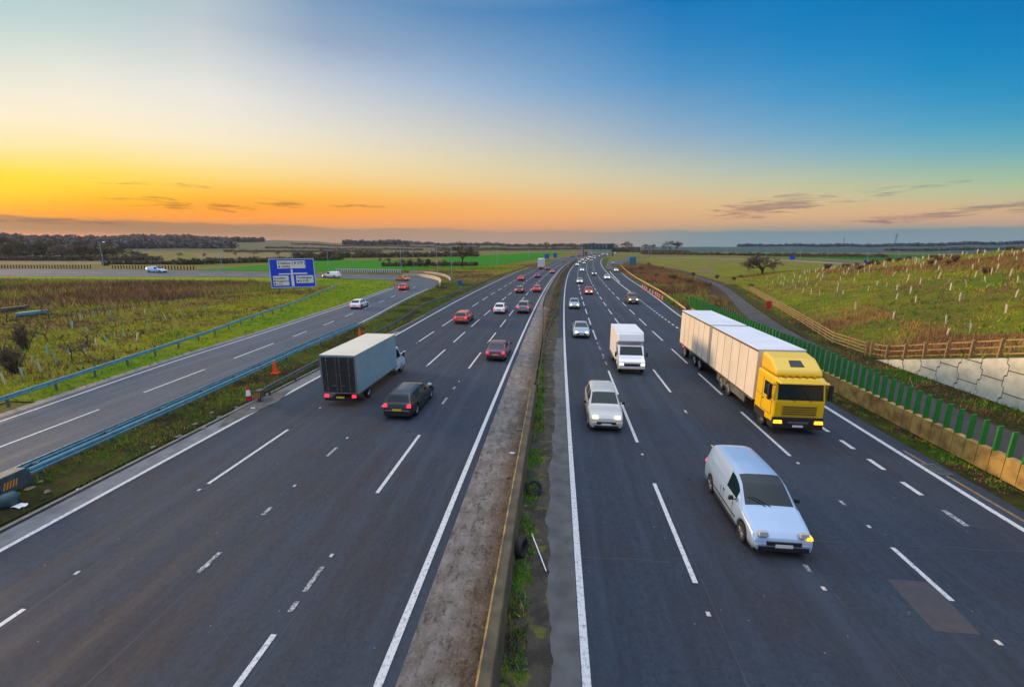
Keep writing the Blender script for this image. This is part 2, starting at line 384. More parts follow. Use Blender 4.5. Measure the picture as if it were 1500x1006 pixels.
M_YRAIL = mat('pale_yellow_rail', (.55, .42, .20), .6, .1, col2=(.42, .30, .13), scale=2)
M_GREENP = mat('green_panel', (.004, .22, .03), .5, 0, col2=(.003, .16, .022), scale=3)
M_WOOD = mat('fence_timber', (.40, .27, .115), .8, col2=(.25, .155, .065), scale=5, bump=.3)
M_WOODD = mat('grey_fence_timber', (.16, .12, .08), .85, col2=(.09, .07, .05), scale=5)
M_WALLP = mat('cream_wall_panel', (.72, .70, .58), .85, col2=(.50, .50, .42), scale=1.5, bump=.3, lo=.4, hi=.7)
M_JOINT = mat('wall_joint', (.07, .06, .045), .9)
M_TYRE = mat('tyre_rubber', (.012, .012, .013), .8, bump=.2, scale=10)
M_RIM = mat('alloy_rim', (.35, .36, .38), .35, .8)
M_BLACK = mat('black_plastic', (.015, .016, .018), .5)
M_GLASS = mat('vehicle_glass', (.004, .016, .022), .10, 0, spec=.35)
M_TAIL = mat('tail_lamp_lit', (.5, .005, .01), .3, emit=(1, .02, .04), estr=3.2)
M_HEAD = mat('head_lamp_lit', (.8, .75, .5), .2, emit=(1, .85, .40), estr=3)
M_HEADW = mat('head_lamp_white', (.8, .8, .8), .2, emit=(1, .95, .8), estr=3)
M_AMB = mat('amber_lamp_lit', (.8, .35, .02), .3, emit=(1, .40, .015), estr=2.4)
M_PLY = mat('yellow_plate', (.65, .48, .03), .5); M_PLW = mat('white_plate', (.7, .7, .68), .5)
M_ORANGE = mat('cone_orange', (.85, .075, .01), .5); M_RED = mat('cone_red', (.42, .012, .02), .5); M_WHITE = mat('white_plastic', (.75, .75, .75), .45)
M_GUARD = mat('tree_guard', (.62, .60, .42), .6, col2=(.48, .47, .30), scale=3)
M_GUARDG = mat('green_tree_guard', (.25, .42, .34), .6)
M_BLUE = mat('sign_blue', (.005, .04, .62), .5, col2=(.008, .06, .70), scale=1.)
M_SIGNB = mat('blue_sign_plate', (.01, .10, .40), .5)
M_GANTRY = mat('gantry_grey_green', (.045, .10, .115), .6, .2, col2=(.03, .075, .09), scale=1.)
M_TXT = mat('sign_text', (.01, .01, .012), .6)
M_BARK = mat('bark', (.055, .040, .028), .9, col2=(.035, .028, .02), scale=3)
M_TWIG = mat('twigs', (.14, .10, .066), .9, col2=(.10, .075, .05), scale=.4)
M_TWIGR = mat('russet_twigs', (.18, .095, .055), .9, col2=(.085, .05, .035), scale=.4)
M_EVG = mat('evergreen_leaves', (.035, .055, .028), .9, col2=(.05, .07, .03), scale=.5)
M_OLV = mat('olive_leaves', (.15, .125, .05), .9, col2=(.10, .095, .045), scale=.3)

# ------------------------------------------------------------------ ground, hills
def ridge(az):
    pts = [(-80, .6), (-55, .60), (-51, .72), (-46, .75), (-40, .70), (-35, .66), (-33, .68), (-28, .56), (-20, .38), (-13, .26), (-6, .14), (0, .06), (8, .02), (18, .02), (25, .05), (34, .05), (38, .06), (41, .2), (45, .28), (80, .2)]
    a = math.degrees(az)
    return float(np.interp(a, [p[0] for p in pts], [p[1] for p in pts]))
def T(x, y):
    r = math.hypot(x, y)
    if r < 500: return 0.
    az_ = math.atan2(x, y); e = ridge(az_) + .07 * math.sin(az_ * 31) * (1 if az_ < 0 else .3) + .035 * math.sin(az_ * 83)
    top = CAM_H + math.tan(R(max(e, .02))) * 2400
    t = min(max((r - 700) / 1700, 0), 1); t = t * t * (3 - 2 * t)
    h = (top - 0) * t
    return h if r < 2400 else top * max(0, 1 - (r - 2400) / 3000)
rad = [0.] + list(np.geomspace(3, 9000, 110)); ang = np.radians(np.arange(-110, 110.01, .75))
V = [(r * math.sin(a), r * math.cos(a), T(r * math.sin(a), r * math.cos(a)) - .06) for r in rad for a in ang]
na = len(ang); Fc = []; Mi = []
for i in range(len(rad) - 1):
    for j in range(na - 1):
        Fc.append((i * na + j, i * na + j + 1, (i + 1) * na + j + 1, (i + 1) * na + j))
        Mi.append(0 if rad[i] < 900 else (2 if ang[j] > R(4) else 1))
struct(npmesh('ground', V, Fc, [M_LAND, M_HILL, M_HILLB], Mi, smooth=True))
def behind():  # the ground behind the bridge
    m = MB(); m.quad((-9000, -9000, -.07), (9000, -9000, -.07), (9000, -.01, -.07), (-9000, -.01, -.07)); struct(m.build('land_behind', M_LAND))
behind()
def sheet(name, pts, m, z=0., kind='structure', px=True, drape=False, **kw):
    q = [P(*p) for p in pts] if px else pts
    mb = MB(); mb.v = [(x, y, z + (T(x, y) if drape else 0)) for x, y in q]; mb.f = [tuple(range(len(q)))]; mb.mi = [0]
    o = mb.build(name, m); tag(o, kind=kind, **kw)
    return o

def strip(name, cl, x0, x1, y0, y1, z, m, step=4., parent=None, kind='structure', curve=True, zz=None, uvlane=0.):
    """surface between lateral offsets x0(y) and x1(y), following the bend"""
    f0 = x0 if callable(x0) else (lambda y: x0); f1 = x1 if callable(x1) else (lambda y: x1)
    ys = list(np.arange(y0, y1, step)) + [y1]; v = []; f = []; uv = []
    nx = 1
    for y in ys:
        for t in (0, 1):
            off = f0(y) * (1 - t) + f1(y) * t; v.append((off + (S(y) if curve else 0), y, z)); uv.append((off - uvlane, y))
    for i in range(len(ys) - 1): f.append((2 * i, 2 * i + 1, 2 * i + 3, 2 * i + 2))
    me = bpy.data.meshes.new(name); me.from_pydata(v, [], f); me.materials.append(m)
    ul = me.uv_layers.new(name='UVMap')
    for l in me.loops: ul.data[l.index].uv = uv[l.vertex_index]
    me.update(); o = bpy.data.objects.new(name, me); COL.objects.link(o)
    if parent: o.parent = parent
    elif kind: o['kind'] = kind
    return o
def IP(pts): return lambda y: float(np.interp(y, [p[0] for p in pts], [p[1] for p in pts]))
Y0, YE = -12, 900
outL = IP([(0, -18.9), (50, -19.0), (75, -19.8), (120, -20.2), (185, -20.6), (900, -20.4)])
strip('carriageway', 0, outL, -3.35, Y0, YE, 0., M_ROAD, uvlane=-17.66)
outR = IP([(0, 17.9), (20, 18.0), (65, 18.5), (83, 19.2), (110, 20.4), (141, 21.5), (178, 22.3), (215, 22.8)])
strip('carriageway', 0, .3, lambda y: outR(y) if y < 150 else 16.6, Y0, YE, .0, M_ROAD, uvlane=.9)
strip('slip_road', 0, lambda y: max(16.8 + (y - 150) * .012, 16.5), outR, 150, 215, .003, M_ROAD)
# continuation of the right slip road as it swings away to the junction
def ribbon(name, path, wid, z, m, kind='structure', uvw=0, parent=None):
    mb = MB(); L = [(x, y, z) for x, y in path]
    mb.sweep(L, [(-wid / 2, 0), (wid / 2, 0)]) if not callable(wid) else None
    o = mb.build(name, m, parent); 
    ul = o.data.uv_layers.new(name='UVMap')
    for l in o.data.loops: ul.data[l.index].uv = ((-wid / 2 if l.vertex_index % 2 == 0 else wid / 2), l.vertex_index)
    if kind and not parent: o['kind'] = kind
    return o
def smooth_path(pts, n=12):
    out = []; q = [pts[0]] + list(pts) + [pts[-1]]
    for i in range(1, len(q) - 2):
        for k in range(n):
            t = k / n; a, b, c, d = (np.array(q[i + j]) for j in (-1, 0, 1, 2))
            out.append(tuple(.5 * ((2 * b) + (-a + c) * t + (2 * a - 5 * b + 4 * c - d) * t * t + (-a + 3 * b - 3 * c + d) * t ** 3)))
    out.append(tuple(pts[-1])); return out
ribbon('slip_road', smooth_path([(27.5, 200), (32, 240), (39, 285), (50, 330), (64, 375), P(925, 376), P(960, 374.8), P(1050, 376.6), P(1150, 379.3), P(1240, 384), P(1290, 389)]), 8.5, .03, M_ROAD2)
ribbon('slip_road_edge', smooth_path([P(950, 377), P(1050, 378.6), P(1150, 381.6), P(1240, 386.6)]), 6, .02, mat('pale_kerb_gravel', (.34, .30, .23), .9, col2=(.22, .20, .15), scale=.5))
# island between the main road and the joining slip road
isl = [(y, 15.9 + (y - 180) * .008, 17.9 + (y - 180) * .020) for y in range(180, 420, 12)]
mb = MB(); mb.v = [(a + S(y), y, .02) for y, a, b in isl] + [(b + S(y), y, .02) for y, a, b in reversed(isl)]; mb.f = [tuple(range(len(mb.v)))]; mb.mi = [0]
struct(mb.build('grass_island', M_VERGE))

# left slip road and the junction road across the back
SL = [(-29.0, -5), (-30.2, 12), (-30.9, 19.8), (-32.3, 32.4), (-33.0, 46.2), (-34.0, 60.6), (-34.6, 69.1), (-36.1, 83.4), (-38.2, 101.1), (-42.0, 116), (-49.3, 127.0), (-69.6, 132.6), (-110, 135), (-187, 131), (-260, 124)]
SR = [(-22.6, -5), (-23.6, 12), (-23.8, 19.8), (-24.2, 34.8), (-24.7, 51.7), (-25.9, 62.8), (-26.8, 70), (-28.1, 82.3), (-29.5, 100.1), (-32.0, 118), (-40.5, 139.6), (-56, 148), (-90, 156), (-147.2, 170), (-256.2, 180.0)]
def between(name, A, B, z, m, n=10):
    a = smooth_path(A, n); b = smooth_path(B, n); v = []; f = []; uv = []
    for i, (p, q) in enumerate(zip(a, b)):
        w_ = math.hypot(q[0] - p[0], q[1] - p[1]); v += [(*p, z), (*q, z)]; uv += [(0, i), (w_, i)]
    for i in range(len(a) - 1): f.append((2 * i, 2 * i + 1, 2 * i + 3, 2 * i + 2))
    me = bpy.data.meshes.new(name); me.from_pydata(v, [], f); me.materials.append(m); ul = me.uv_layers.new(name='UVMap')
    for l in me.loops: ul.data[l.index].uv = uv[l.vertex_index]
    o = bpy.data.objects.new(name, me); COL.objects.link(o); o['kind'] = 'structure'; return o
between('slip_road', [(x - .75, y) for x, y in SL], [(x + .6, y) for x, y in SR], .004, M_ROAD2)
def line(name, pts, wid, z, m, lab=None): return ribbon(name, smooth_path(pts, 10), wid, z, m)
line('edge_line', SL[:9], .17, .012, M_PAINT); line('edge_line', SR[4:9], .17, .012, M_PAINT)
ribbon('kerb_strip', smooth_path([(x - 1.0, y) for x, y in SL[:9]]), .7, .010, M_KERB)

# ------------------------------------------------------------------ road markings
Z1 = .006
def mark(x0, y0, y1, wid=.15, m=None, name='lane_marking'): return strip(name, 0, x0 - wid / 2, x0 + wid / 2, y0, y1, Z1, m or M_PAINT, step=3.)
for nm, x in (('edge_line', -3.75), ('edge_line', .92)): mark(x, Y0, 700, .20, name=nm)
strip('edge_line', 0, lambda y: IP([(0, -17.7), (45, -17.75), (75, -18.5), (120, -19), (185, -19.6), (900, -19.6)])(y) - .1, lambda y: IP([(0, -17.7), (45, -17.75), (75, -18.5), (120, -19), (185, -19.6), (900, -19.6)])(y) + .1, Y0, 700, Z1, M_PAINT)
outline = IP([(0, 16.4), (15, 16.4), (27, 16.72), (65, 17.45), (83, 18.5), (110, 19.6), (141, 20), (178, 21.), (215, 21.6)])
strip('edge_line', 0, lambda y: outline(y) - .11, lambda y: outline(y) + .11, Y0, 215, Z1, M_PAINT)
strip('edge_line', 0, lambda y: 15.05 + max(0, y - 97) * .004, lambda y: 15.3 + max(0, y - 97) * .004, 92, 420, Z1, M_PAINT)
strip('edge_line', 0, lambda y: 15.6 + max(0, y - 120) * .022, lambda y: 15.9 + max(0, y - 120) * .022, 125, 215, Z1, M_PAINT)
dashes = {}
for x in (-14.17, -10.5, -6.9):
    dd = [(15, 20.5), (33.3, 38.8)] if x != -10.5 else [(33.9, 39.6)]
    if x == -6.9: dd += [(6.8, 8.5)]
    if x == -14.17: dd += [(2, 8.6)]
    y = 42.9
    while y < 420: dd.append((y, y + 5.5)); y += 9.1
    dashes[x] = dd
for x, d0 in ((4.3, [(11.3, 16.8), (20.7, 26.4), (28.0, 33.7)]), (7.92, [(28.8, 34.4)]), (11.2, [(11.3, 13.5), (19.9, 25.5), (28.6, 33.6), (36.6, 42)])):
    dd = list(d0); y = 45.7
    while y < 420: dd.append((y, y + 5.4)); y += 9.1
    dashes[x] = dd
for x, dd in dashes.items():
    for a, b in dd: mark(x, a, b, .15)
for (x, a, b) in [(-10.55, 10.3, 11.2), (-10.5, 17.8, 18.7), (-6.92, 9.9, 10.9), (-6.92, 9.2, 9.55), (-10.5, 13.2, 13.7), (4.35, 35.5, 36.6), (4.35, 38.3, 39.3), (4.32, 41, 42), (4.3, 43.5, 44.2), (7.92, 25, 25.5), (-6.9, 25.3, 26.3), (-6.9, 28, 28.6), (11.2, 15.9, 16.2), (7.9, 12.1, 12.4)]:
    mark(x, a, b, .14, M_PAINTW)
y = 16.9
while y < 92:
    mark(14.66 + (0 if y < 60 else (y - 60) * .012), y, y + 1.0, .2); y += 2.02
mark(14.66, 14.95, 15.9, .2, M_PAINTW)
# yellow-brown wear line and drain covers beside the right edge
mark(16.95, 6, 21, .12, mat('yellow_dirt', (.30, .17, .05), .9, col2=(.12, .09, .06), scale=6))
strip('gravel_strip', 0, 17.55, 18.75, Y0, 62, .005, M_VERGE)
for k, (a, b) in enumerate([(17.0, 22.2), (25.3, 31), (34.5, 40.6)]):
    line('lane_marking', [(-26.95 - (a - 17) * .06, a), (-26.95 - (b - 17) * .06, b)], .15, .012, M_PAINT)
for a in (44, 51, 58, 66, 74, 82, 92, 102):
    x0 = (np.interp(a, [p[1] for p in SL[:10]], [p[0] for p in SL[:10]]) + np.interp(a, [p[1] for p in SR[:10]], [p[0] for p in SR[:10]])) / 2 + .3
    line('lane_marking', [(x0, a), (x0 - .25, a + 3.2)], .15, .012, M_PAINT)
line('edge_line', [(-49, 129.3), (-69.6, 134.6), (-110, 137.3), (-187, 134)], .35, .012, M_PAINT)
for k in range(12): line('lane_marking', [(-62 - k * 12, 142 + k * .9), (-68 - k * 12, 142.6 + k * .9)], .3, .012, M_PAINT)

# tarred lane joints beside the lane lines and across the lanes
M_TAR = mat('tar_joint', (.018, .02, .024), .6, col2=(.035, .04, .05), scale=1.5)
for x in (-14.0, -10.28, -6.7, 4.52, 8.12, 11.4): strip('tar_joint', 0, x - .016, x + .016, Y0, 75, .0035, M_TAR, step=3)
for y_, a_, b_ in ((24.6, -10.2, -3.9), (26.2, 1.2, 4.4), (13.6, 8.1, 16.2), (12.1, 1.0, 4.2)):
    mb = MB(); mb.sweep([(x, y_ + .03 * math.sin(x * 3) + (x - a_) * .012, .0045) for x in np.arange(a_, b_, .4)], [(-.02, 0), (.02, 0)]); struct(mb.build('tar_joint', M_TAR))
# patches of newer surfacing (seen as a dark rectangle at the right)
mb = MB(); mb.quad((9.9, 10.2, .004), (11.0, 10.2, .004), (11.2, 12.0, .004), (10.0, 12.0, .004)); struct(mb.build('repair_patch', mat('patch_asphalt', (.038, .035, .045), .75, col2=(.05, .045, .05), scale=4)))

# road studs
stud = MB(); stud.box(-.055, .055, -.075, .075, 0, .022, 0, (.02, .03, .03)); stud0 = None
M_STUD = mat('road_stud', (.45, .45, .42), .5)
for x in (-14.17, -10.5, -6.9, 4.3, 7.92, 11.2):
    for k in range(9):
        yy = 9.6 + k * 4.6 + (abs(x) % 1) * 2
        if any(a - .3 < yy < b + .3 for a, b in dashes[x]): continue
        if stud0 is None: o = stud0 = stud.build('road_stud', M_STUD)
        else: o = stud0.copy(); COL.objects.link(o)
        o.location = (x + S(yy), yy, .003)
        tag(o, 'small pale reflective stud set in the asphalt on a lane line', 'road stud', 'road studs along the lane lines')

# ------------------------------------------------------------------ central reserve
strip('central_reserve_concrete', 0, -3.35, -1.36, Y0, 72, .012, M_DIRTY, step=2)
strip('central_reserve_verge', 0, -1.10, lambda y: -.06 + .14 * abs(math.sin(y * .9)) + .1 * math.sin(y * .31) + random.uniform(-.05, .05), Y0, 46, .010, M_MUD, step=.22)
strip('central_reserve_hardstrip', 0, -.3, .80, Y0, 46, .005, mat('old_grey_tarmac', (.095, .098, .10), .85, col2=(.055, .056, .056), scale=1.3, bump=.4, detail=8), step=2)
strip('central_reserve_soil', 0, lambda y: -1.36 if y < 71 else -3.35, lambda y: .3, 46, 700, .016, mat('dark_soil', (.055, .042, .025), .95, col2=(.03, .035, .012), scale=1.2, bump=.6), step=3)
strip('central_reserve_concrete', 0, -3.35, -2.55, 72, 520, .02, M_DIRTY, step=3)
# concrete barrier
def barrier():
    m = MB(); prof = [(-.06, 0), (-.02, .25), (0, .78), (.03, .82), (.29, .82), (.32, .78), (.35, .25), (.39, 0)]
    m.sweep([(-1.43 + S(y), y, 0) for y in np.arange(Y0, 27.3, 1.)], prof, close=True)
    root = m.build('concrete_barrier', M_CONCD); tag(root, 'low weathered concrete barrier wall down the middle of the near motorway', 'barrier')
    e = MB(); e.sweep([(-1.43 + S(y), y, 0) for y in np.arange(Y0, 27, 1.)], [(-.004, .74), (-.012, .83), (.035, .835), (.04, .815)], close=True); e.build('lit_edge', mat('yellow_lit_edge', (.36, .22, .06), .85, col2=(.12, .09, .045), scale=2.2, lo=.4, hi=.6), root)  # edge strip coloured yellow for the low light catching it
barrier()
W_PROF = [(.0, -.155), (.04, -.15), (.055, -.09), (.055, -.05), (0, -.015), (0, .015), (.055, .05), (.055, .09), (.04, .15), (0, .155)]
def rail(name, pts, hgt, m, spacing, label, flip=1, rows=1, double=0, mpost=None, maxp=100, prof=None):
    path = smooth_path(pts, 8); root = empty(name, (path[0][0], path[0][1], 0)); tag(root, label, 'crash barrier'); ox, oy = path[0][:2]
    L = [(p[0] - ox, p[1] - oy) for p in path]
    for side in ((0,) if not double else (0, double)):
        for r in range(rows):
            mb = MB(); mb.sweep([(x, y, hgt - .155 - r * .42) for x, y in L], [((o * flip if side == 0 else -o * flip) + side, h) for o, h in (prof or W_PROF)]); mb.build('rail', m, root, smooth=False)
    d = 0; nxt = .6; n = 0; pm = None
    for i in range(len(L) - 1):
        a, b = L[i], L[i + 1]; l = math.hypot(b[0] - a[0], b[1] - a[1])
        while nxt < d + l and n < maxp:
            t = (nxt - d) / l; x = a[0] + (b[0] - a[0]) * t; y = a[1] + (b[1] - a[1]) * t; rz = -math.atan2(b[0] - a[0], b[1] - a[1])
            if pm is None:
                q = MB(); q.box(-.05 - .02 * flip + (double / 2), .05 - .02 * flip + (double / 2), -.06, .06, 0, hgt - .06)
                q.box(-.02 if not double else .0, .02 if not double else double, -.045, .045, hgt - .24, hgt - .12)
                pm = q.build('post', mpost or M_STEELD, root); o = pm
            else: o = pm.copy(); COL.objects.link(o); o.parent = root
            o.location = (x, y, 0); o.rotation_euler = (0, 0, rz); nxt += spacing; n += 1
        d += l
    return root
g1 = [(-31.6, 12), (-32.6, 19), (-33.4, 23), (-35.0, 31.1), (-37.1, 42.1), (-39.8, 53), (-43.2, 68.7), (-47.6, 84), (-50.5, 95), (-53.4, 103)]
rail('crash_barrier', g1, .78, M_STEEL, 3.2, 'long blue-grey steel crash barrier between the slip road and the tree planting')
g2 = [(-21.25, 14.2), (-21.6, 21.8), (-21.9, 26.5), (-22.3, 32.4), (-22.8, 41), (-22.9, 49.5)]
rail('crash_barrier', g2, .78, M_STEEL, 3.2, 'double blue-grey steel crash barrier on the strip between slip road and motorway', flip=1, double=-.62)
g3 = [(-18.55, 25.0), (-18.9, 33), (-19.0, 42), (-19.3, 52), (-20.6, 66), (-20.9 + S(80), 80), (-21 + S(110), 110), (-20.9 + S(150), 150), (-20.7 + S(200), 200), (-20.6 + S(260), 260), (-20.6 + S(340), 340)]
rail('crash_barrier', g3, .74, M_STEELD, 3.2, 'dull steel crash barrier along the left hard edge of the motorway', mpost=M_RUST, maxp=95)
ml = [(-1.25 + S(27), 27.3), (-1.35 + S(42), 42), (-1.75 + S(54), 54.4), (-2.4 + S(69), 69.2), (-2.6 + S(82), 82), (-2.5 + S(100), 100), (-2.4 + S(130), 130), (-2.4 + S(180), 180), (-2.4 + S(250), 250), (-2.4 + S(340), 340)]
rail('crash_barrier', ml, .78, M_RUST, 3.2, 'rusty steel crash barrier in the central reserve beside the left carriageway', flip=-1, mpost=M_RUST)
mr = [(-1.02 + S(27), 27.3), (-1.1 + S(42), 42), (-.65 + S(54), 54), (-.2 + S(63), 63), (.0 + S(80), 80), (0 + S(107), 107), (0 + S(160), 160), (0 + S(250), 250), (0 + S(340), 340)]
rail('crash_barrier', mr, .78, M_RUST, 3.2, 'rusty steel crash barrier in the central reserve beside the right carriageway', mpost=M_RUST)
rr = [(18.9 + S(66), 66), (20.6 + S(90), 90), (21.2 + S(108), 108), (21.9 + S(140), 140), (23.3 + S(180), 180), (24.6 + S(215), 215), (26.5 + S(250), 250)]
rail('crash_barrier', rr, .8, M_YRAIL, 3.2, 'pale yellow crash barrier beyond the end of the green screen', flip=-1, mpost=M_WOODD)
# end box of the double barrier
root = empty('barrier_terminal', (-21.45, 13.2, 0), R(2)); tag(root, 'dark steel end box with orange and black stripes closing the double crash barrier', 'barrier end')
m = MB(); m.box(-.32, .32, -.1, 1.1, .12, .86, 0, (.03, .05, .2)); m.build('box', M_STEELBOX, root, bevel=.03)
m = MB(); m.box(-.30, .30, -1.6, -.18, .2, .80); m.build('sleeve', M_STEELBOX, root, bevel=.03)
m = MB()
for k in range(5): m.quad((.324, -.02 + k * .10, .34), (.324, .035 + k * .10, .34), (.316, .13 + k * .10, .62), (.316, .075 + k * .10, .62))
m.v = [(x, y, z) for x, y, z in m.v]; m.build('hazard_stripes', mat('hazard_orange', (.75, .28, .02), .5), root)
m = MB(); m.box(-.25, -.17, .1, .2, 0, .14); m.box(.17, .25, .1, .2, 0, .14); m.box(-.25, -.17, -1.2, -1.1, 0, .2); m.box(.17, .25, -1.2, -1.1, 0, .2); m.build('feet', M_STEELD, root)
root = empty('barrier_terminal', (-18.5, 24.4, 0), R(4)); tag(root, 'rusty striped end plate of the dull barrier beside the red and white cone', 'barrier end')
m = MB(); m.box(-.22, .22, -.15, .45, .25, .74, 0, (.02, .1, .02)); m.build('box', M_RUST, root, bevel=.03)
m = MB()
for k in range(4): m.quad((-.20 + k * .1, -.153, .3), (-.155 + k * .1, -.153, .3), (-.10 + k * .1, -.12, .62), (-.145 + k * .1, -.12, .62))
m.build('hazard_stripes', mat('faded_orange', (.5, .16, .02), .6), root)
m = MB(); m.box(-.06, .06, 0, .12, 0, .3); m.build('post', M_RUST, root)

# kerbs
strip('kerb_strip', 0, -19.02, -18.86, Y0, 60, .06, M_KERB, step=3)
strip('edge_concrete', 0, -18.74, -17.84, Y0, 48, .005, mat('edge_concrete', (.17, .17, .175), .85, col2=(.11, .11, .115), scale=1.6, bump=.3), step=3)

# ------------------------------------------------------------------ land patches on the left
struct(sheet('planting_ground', [(-33.2, -10), (-33.9, 19), (-36.5, 31.1), (-38.7, 42.1), (-41.5, 53), (-44.9, 68.7), (-49.3, 84), (-54.2, 101), (-75, 112), (-130, 108), (-230, 104), (-200, 20), (-90, -10)], M_SCRUB, .0, px=False))
struct(sheet('mossy_ground', [(-33.0, -8), (-33.7, 19), (-36.2, 31.1), (-38.4, 42.1), (-41.2, 53), (-44.6, 68.7), (-49.0, 84), (-53.9, 101), (-60, 96), (-60, 80), (-58, 66), (-56, 54), (-60, 40), (-70, 26), (-50, -8)], M_YG, .004, px=False))
struct(sheet('lawn', [(-32.4, 23), (-33.9, 46.2), (-35.2, 60.6), (-35.9, 69.1), (-37.5, 83.4), (-39.7, 101.1), (-43.5, 115), (-50, 125.0), (-69.6, 130.6), (-110, 133), (-190, 129), (-190, 124), (-110, 120), (-70, 112), (-53.9, 103.2), (-49.2, 84), (-44.8, 68.7), (-41.4, 53), (-38.6, 42.1), (-36.5, 31.1), (-34.9, 23)], M_LAWN, .008, px=False))
strip('verge', 0, lambda y: np.interp(y, [p[1] for p in SR[:10]], [p[0] for p in SR[:10]]) + .6 - S(y), lambda y: outL(y) - .4, -5, 118, .003, M_VERGE, step=3)
sheet('field_margin', [(-31, 118), (-39, 141), (-54, 151), (-88, 160), (-88, 175), (-45, 200), (-10, 260), (2, 330), (4, 330), (-12, 220), (-18, 160), (-19, 120)], grass('verge_grass', (.15, .15, .022), (.11, .12, .02), (.09, .075, .03), (.16, .15, .02), 1.), .002, px=False)
# crop and stubble fields beyond the junction road
sheet('crop_field', [(285, 396), (390, 387.5), (480, 381.2), (590, 381), (620, 388), (640, 392.5), (580, 396.5), (450, 397.5)], M_CROP, .02)
sheet('crop_field', [(648, 393), (640, 384), (652, 377.5), (745, 372), (820, 366.6), (832, 366.2), (826, 371.5), (780, 380.5), (700, 393)], M_CROP, .024)
sheet('stubble_field', [(-120, 376.5), (230, 378.5), (262, 384), (240, 388.5), (-120, 386.5)], M_STUB, .02)
sheet('stubble_field', [(280, 372), (420, 371), (430, 377), (290, 379)], M_STUB, .02)
sheet('ploughed_field', [(430, 370.5), (575, 369.5), (600, 376), (430, 377.5)], M_BROWN, .02)
sheet('ploughed_field', [(600, 368.5), (735, 367.5), (700, 372), (610, 374)], M_BROWN, .024)
# right side
sheet('crop_field', [(1040, 369.5), (1180, 367.4), (1460, 367.6), (1560, 369), (1560, 384), (1330, 384), (1210, 378), (1100, 375.5)], M_CROP2, .02)
sheet('crop_field', [(930, 368.2), (1060, 367), (1060, 370), (940, 372)], M_CROP2, .02)
sheet('rough_grass', [(945, 378), (1010, 376), (1150, 380), (1250, 385), (1280, 398), (1180, 410), (1090, 418), (1040, 410), (960, 392)], grass('rough_grass', (.16, .18, .014), (.14, .10, .035), (.22, .16, .05), (.12, .14, .014), .6), .004)
sheet('dry_grass', [(1020, 394), (1070, 391), (1105, 394), (1095, 397.5), (1030, 398)], M_STUB, .012)
sheet('scrub_bank', [(906, 390), (918, 383), (945, 386), (1000, 396), (1060, 414), (1075, 430), (1060, 440), (1020, 430), (955, 414), (925, 402)], grass('bank_scrub', (.085, .052, .03), (.11, .08, .045), (.05, .034, .022), (.10, .075, .04), 1.), .006)
strip('rough_verge', 0, lambda y: outR(y) + .3 - (0 if y > 62 else -.75), lambda y: IP([(0, 20), (60, 20.8), (75, 24), (110, 25), (150, 24.5), (250, 26)])(y), -5, 250, .009, grass('bank_grass', (.06, .085, .012), (.07, .06, .025), (.05, .04, .022), (.07, .10, .012), 2.), step=4)

# service track on the right
between('service_track', [(20.2, -5), (20.2, 20), (20.6, 30), (22.2, 40)] + [P(*q) for q in [(1132,487),(1104,472),(1083,454),(1064,431),(1050,420),(1030,411),(1008,404)]],
        [(24.9, -5), (24.8, 20)] + [P(*q) for q in [(1400,598),(1224,512),(1184,498),(1147,478),(1110,454),(1076,429),(1060,419),(1038,410),(1014,403)]], .012, M_TRACK)
sheet('track_verge', [(19.3, -5), (19.3, 40), (20.5, 60), (24, 66), (30, 92), (34, 120), (52, 120), (40, 96), (28, 62), (25, 40), (25.2, -5)], grass('track_verge_grass', (.10, .075, .03), (.07, .08, .018), (.13, .075, .028), (.08, .09, .015), 1.6), .004, px=False)
# embankment with tree guards
FX = IP([(-20, 28.25), (39.5, 28.35), (98.9, 42.5), (150, 56), (240, 80)])
def bH(y): return min(max((39.5 - y) * .272, 0), 7.2)
HC = IP([(-20, 9.3), (40, 9.3), (80, 9.25), (95, 8.8), (118, 6.6), (155, 2.7), (200, .8), (235, 0)])
def MH(x, y):
    d = x - FX(y); b = bH(y)
    if d < 0: return 0.
    t = min(d / 52, 1); t = t * (1.75 - .75 * t)
    n = .28 * math.sin(x * .21 + y * .13) * math.sin(y * .17 - x * .06) + .15 * math.sin(x * .6 + 1) * math.sin(y * .5)
    return b + (HC(y) - b) * t * (1 if d < 70 else max(0, 1 - (d - 70) / 90)) + n * min(d / 10, 1)
ysm = list(np.arange(-20, 236, 1.6)); dsm = list(np.arange(0, 60, 1.2)) + list(np.arange(60, 165, 5))
V = [(FX(y) + d, y, MH(FX(y) + d, y) + (.03 if d < 1 else .03)) for y in ysm for d in dsm]; nd = len(dsm)
Fc = [(i * nd + j, i * nd + j + 1, (i + 1) * nd + j + 1, (i + 1) * nd + j) for i in range(len(ysm) - 1) for j in range(nd - 1)]
struct(npmesh('embankment', V, Fc, M_MOUND, smooth=True))
# rough foot of the embankment between track and fence
strip('embankment_foot', 0, lambda y: float(np.interp(y, [-5, 23.6, 27.4, 36, 44, 56, 90, 113], [24.9, 24.8, 24.8, 25.3, 26.4, 28.6, 37, 43.5])), lambda y: FX(y) + .2, -10, 118, .02, grass('bank_foot', (.06, .085, .012), (.075, .05, .024), (.14, .075, .02), (.055, .08, .012), 2.), curve=False, step=3)

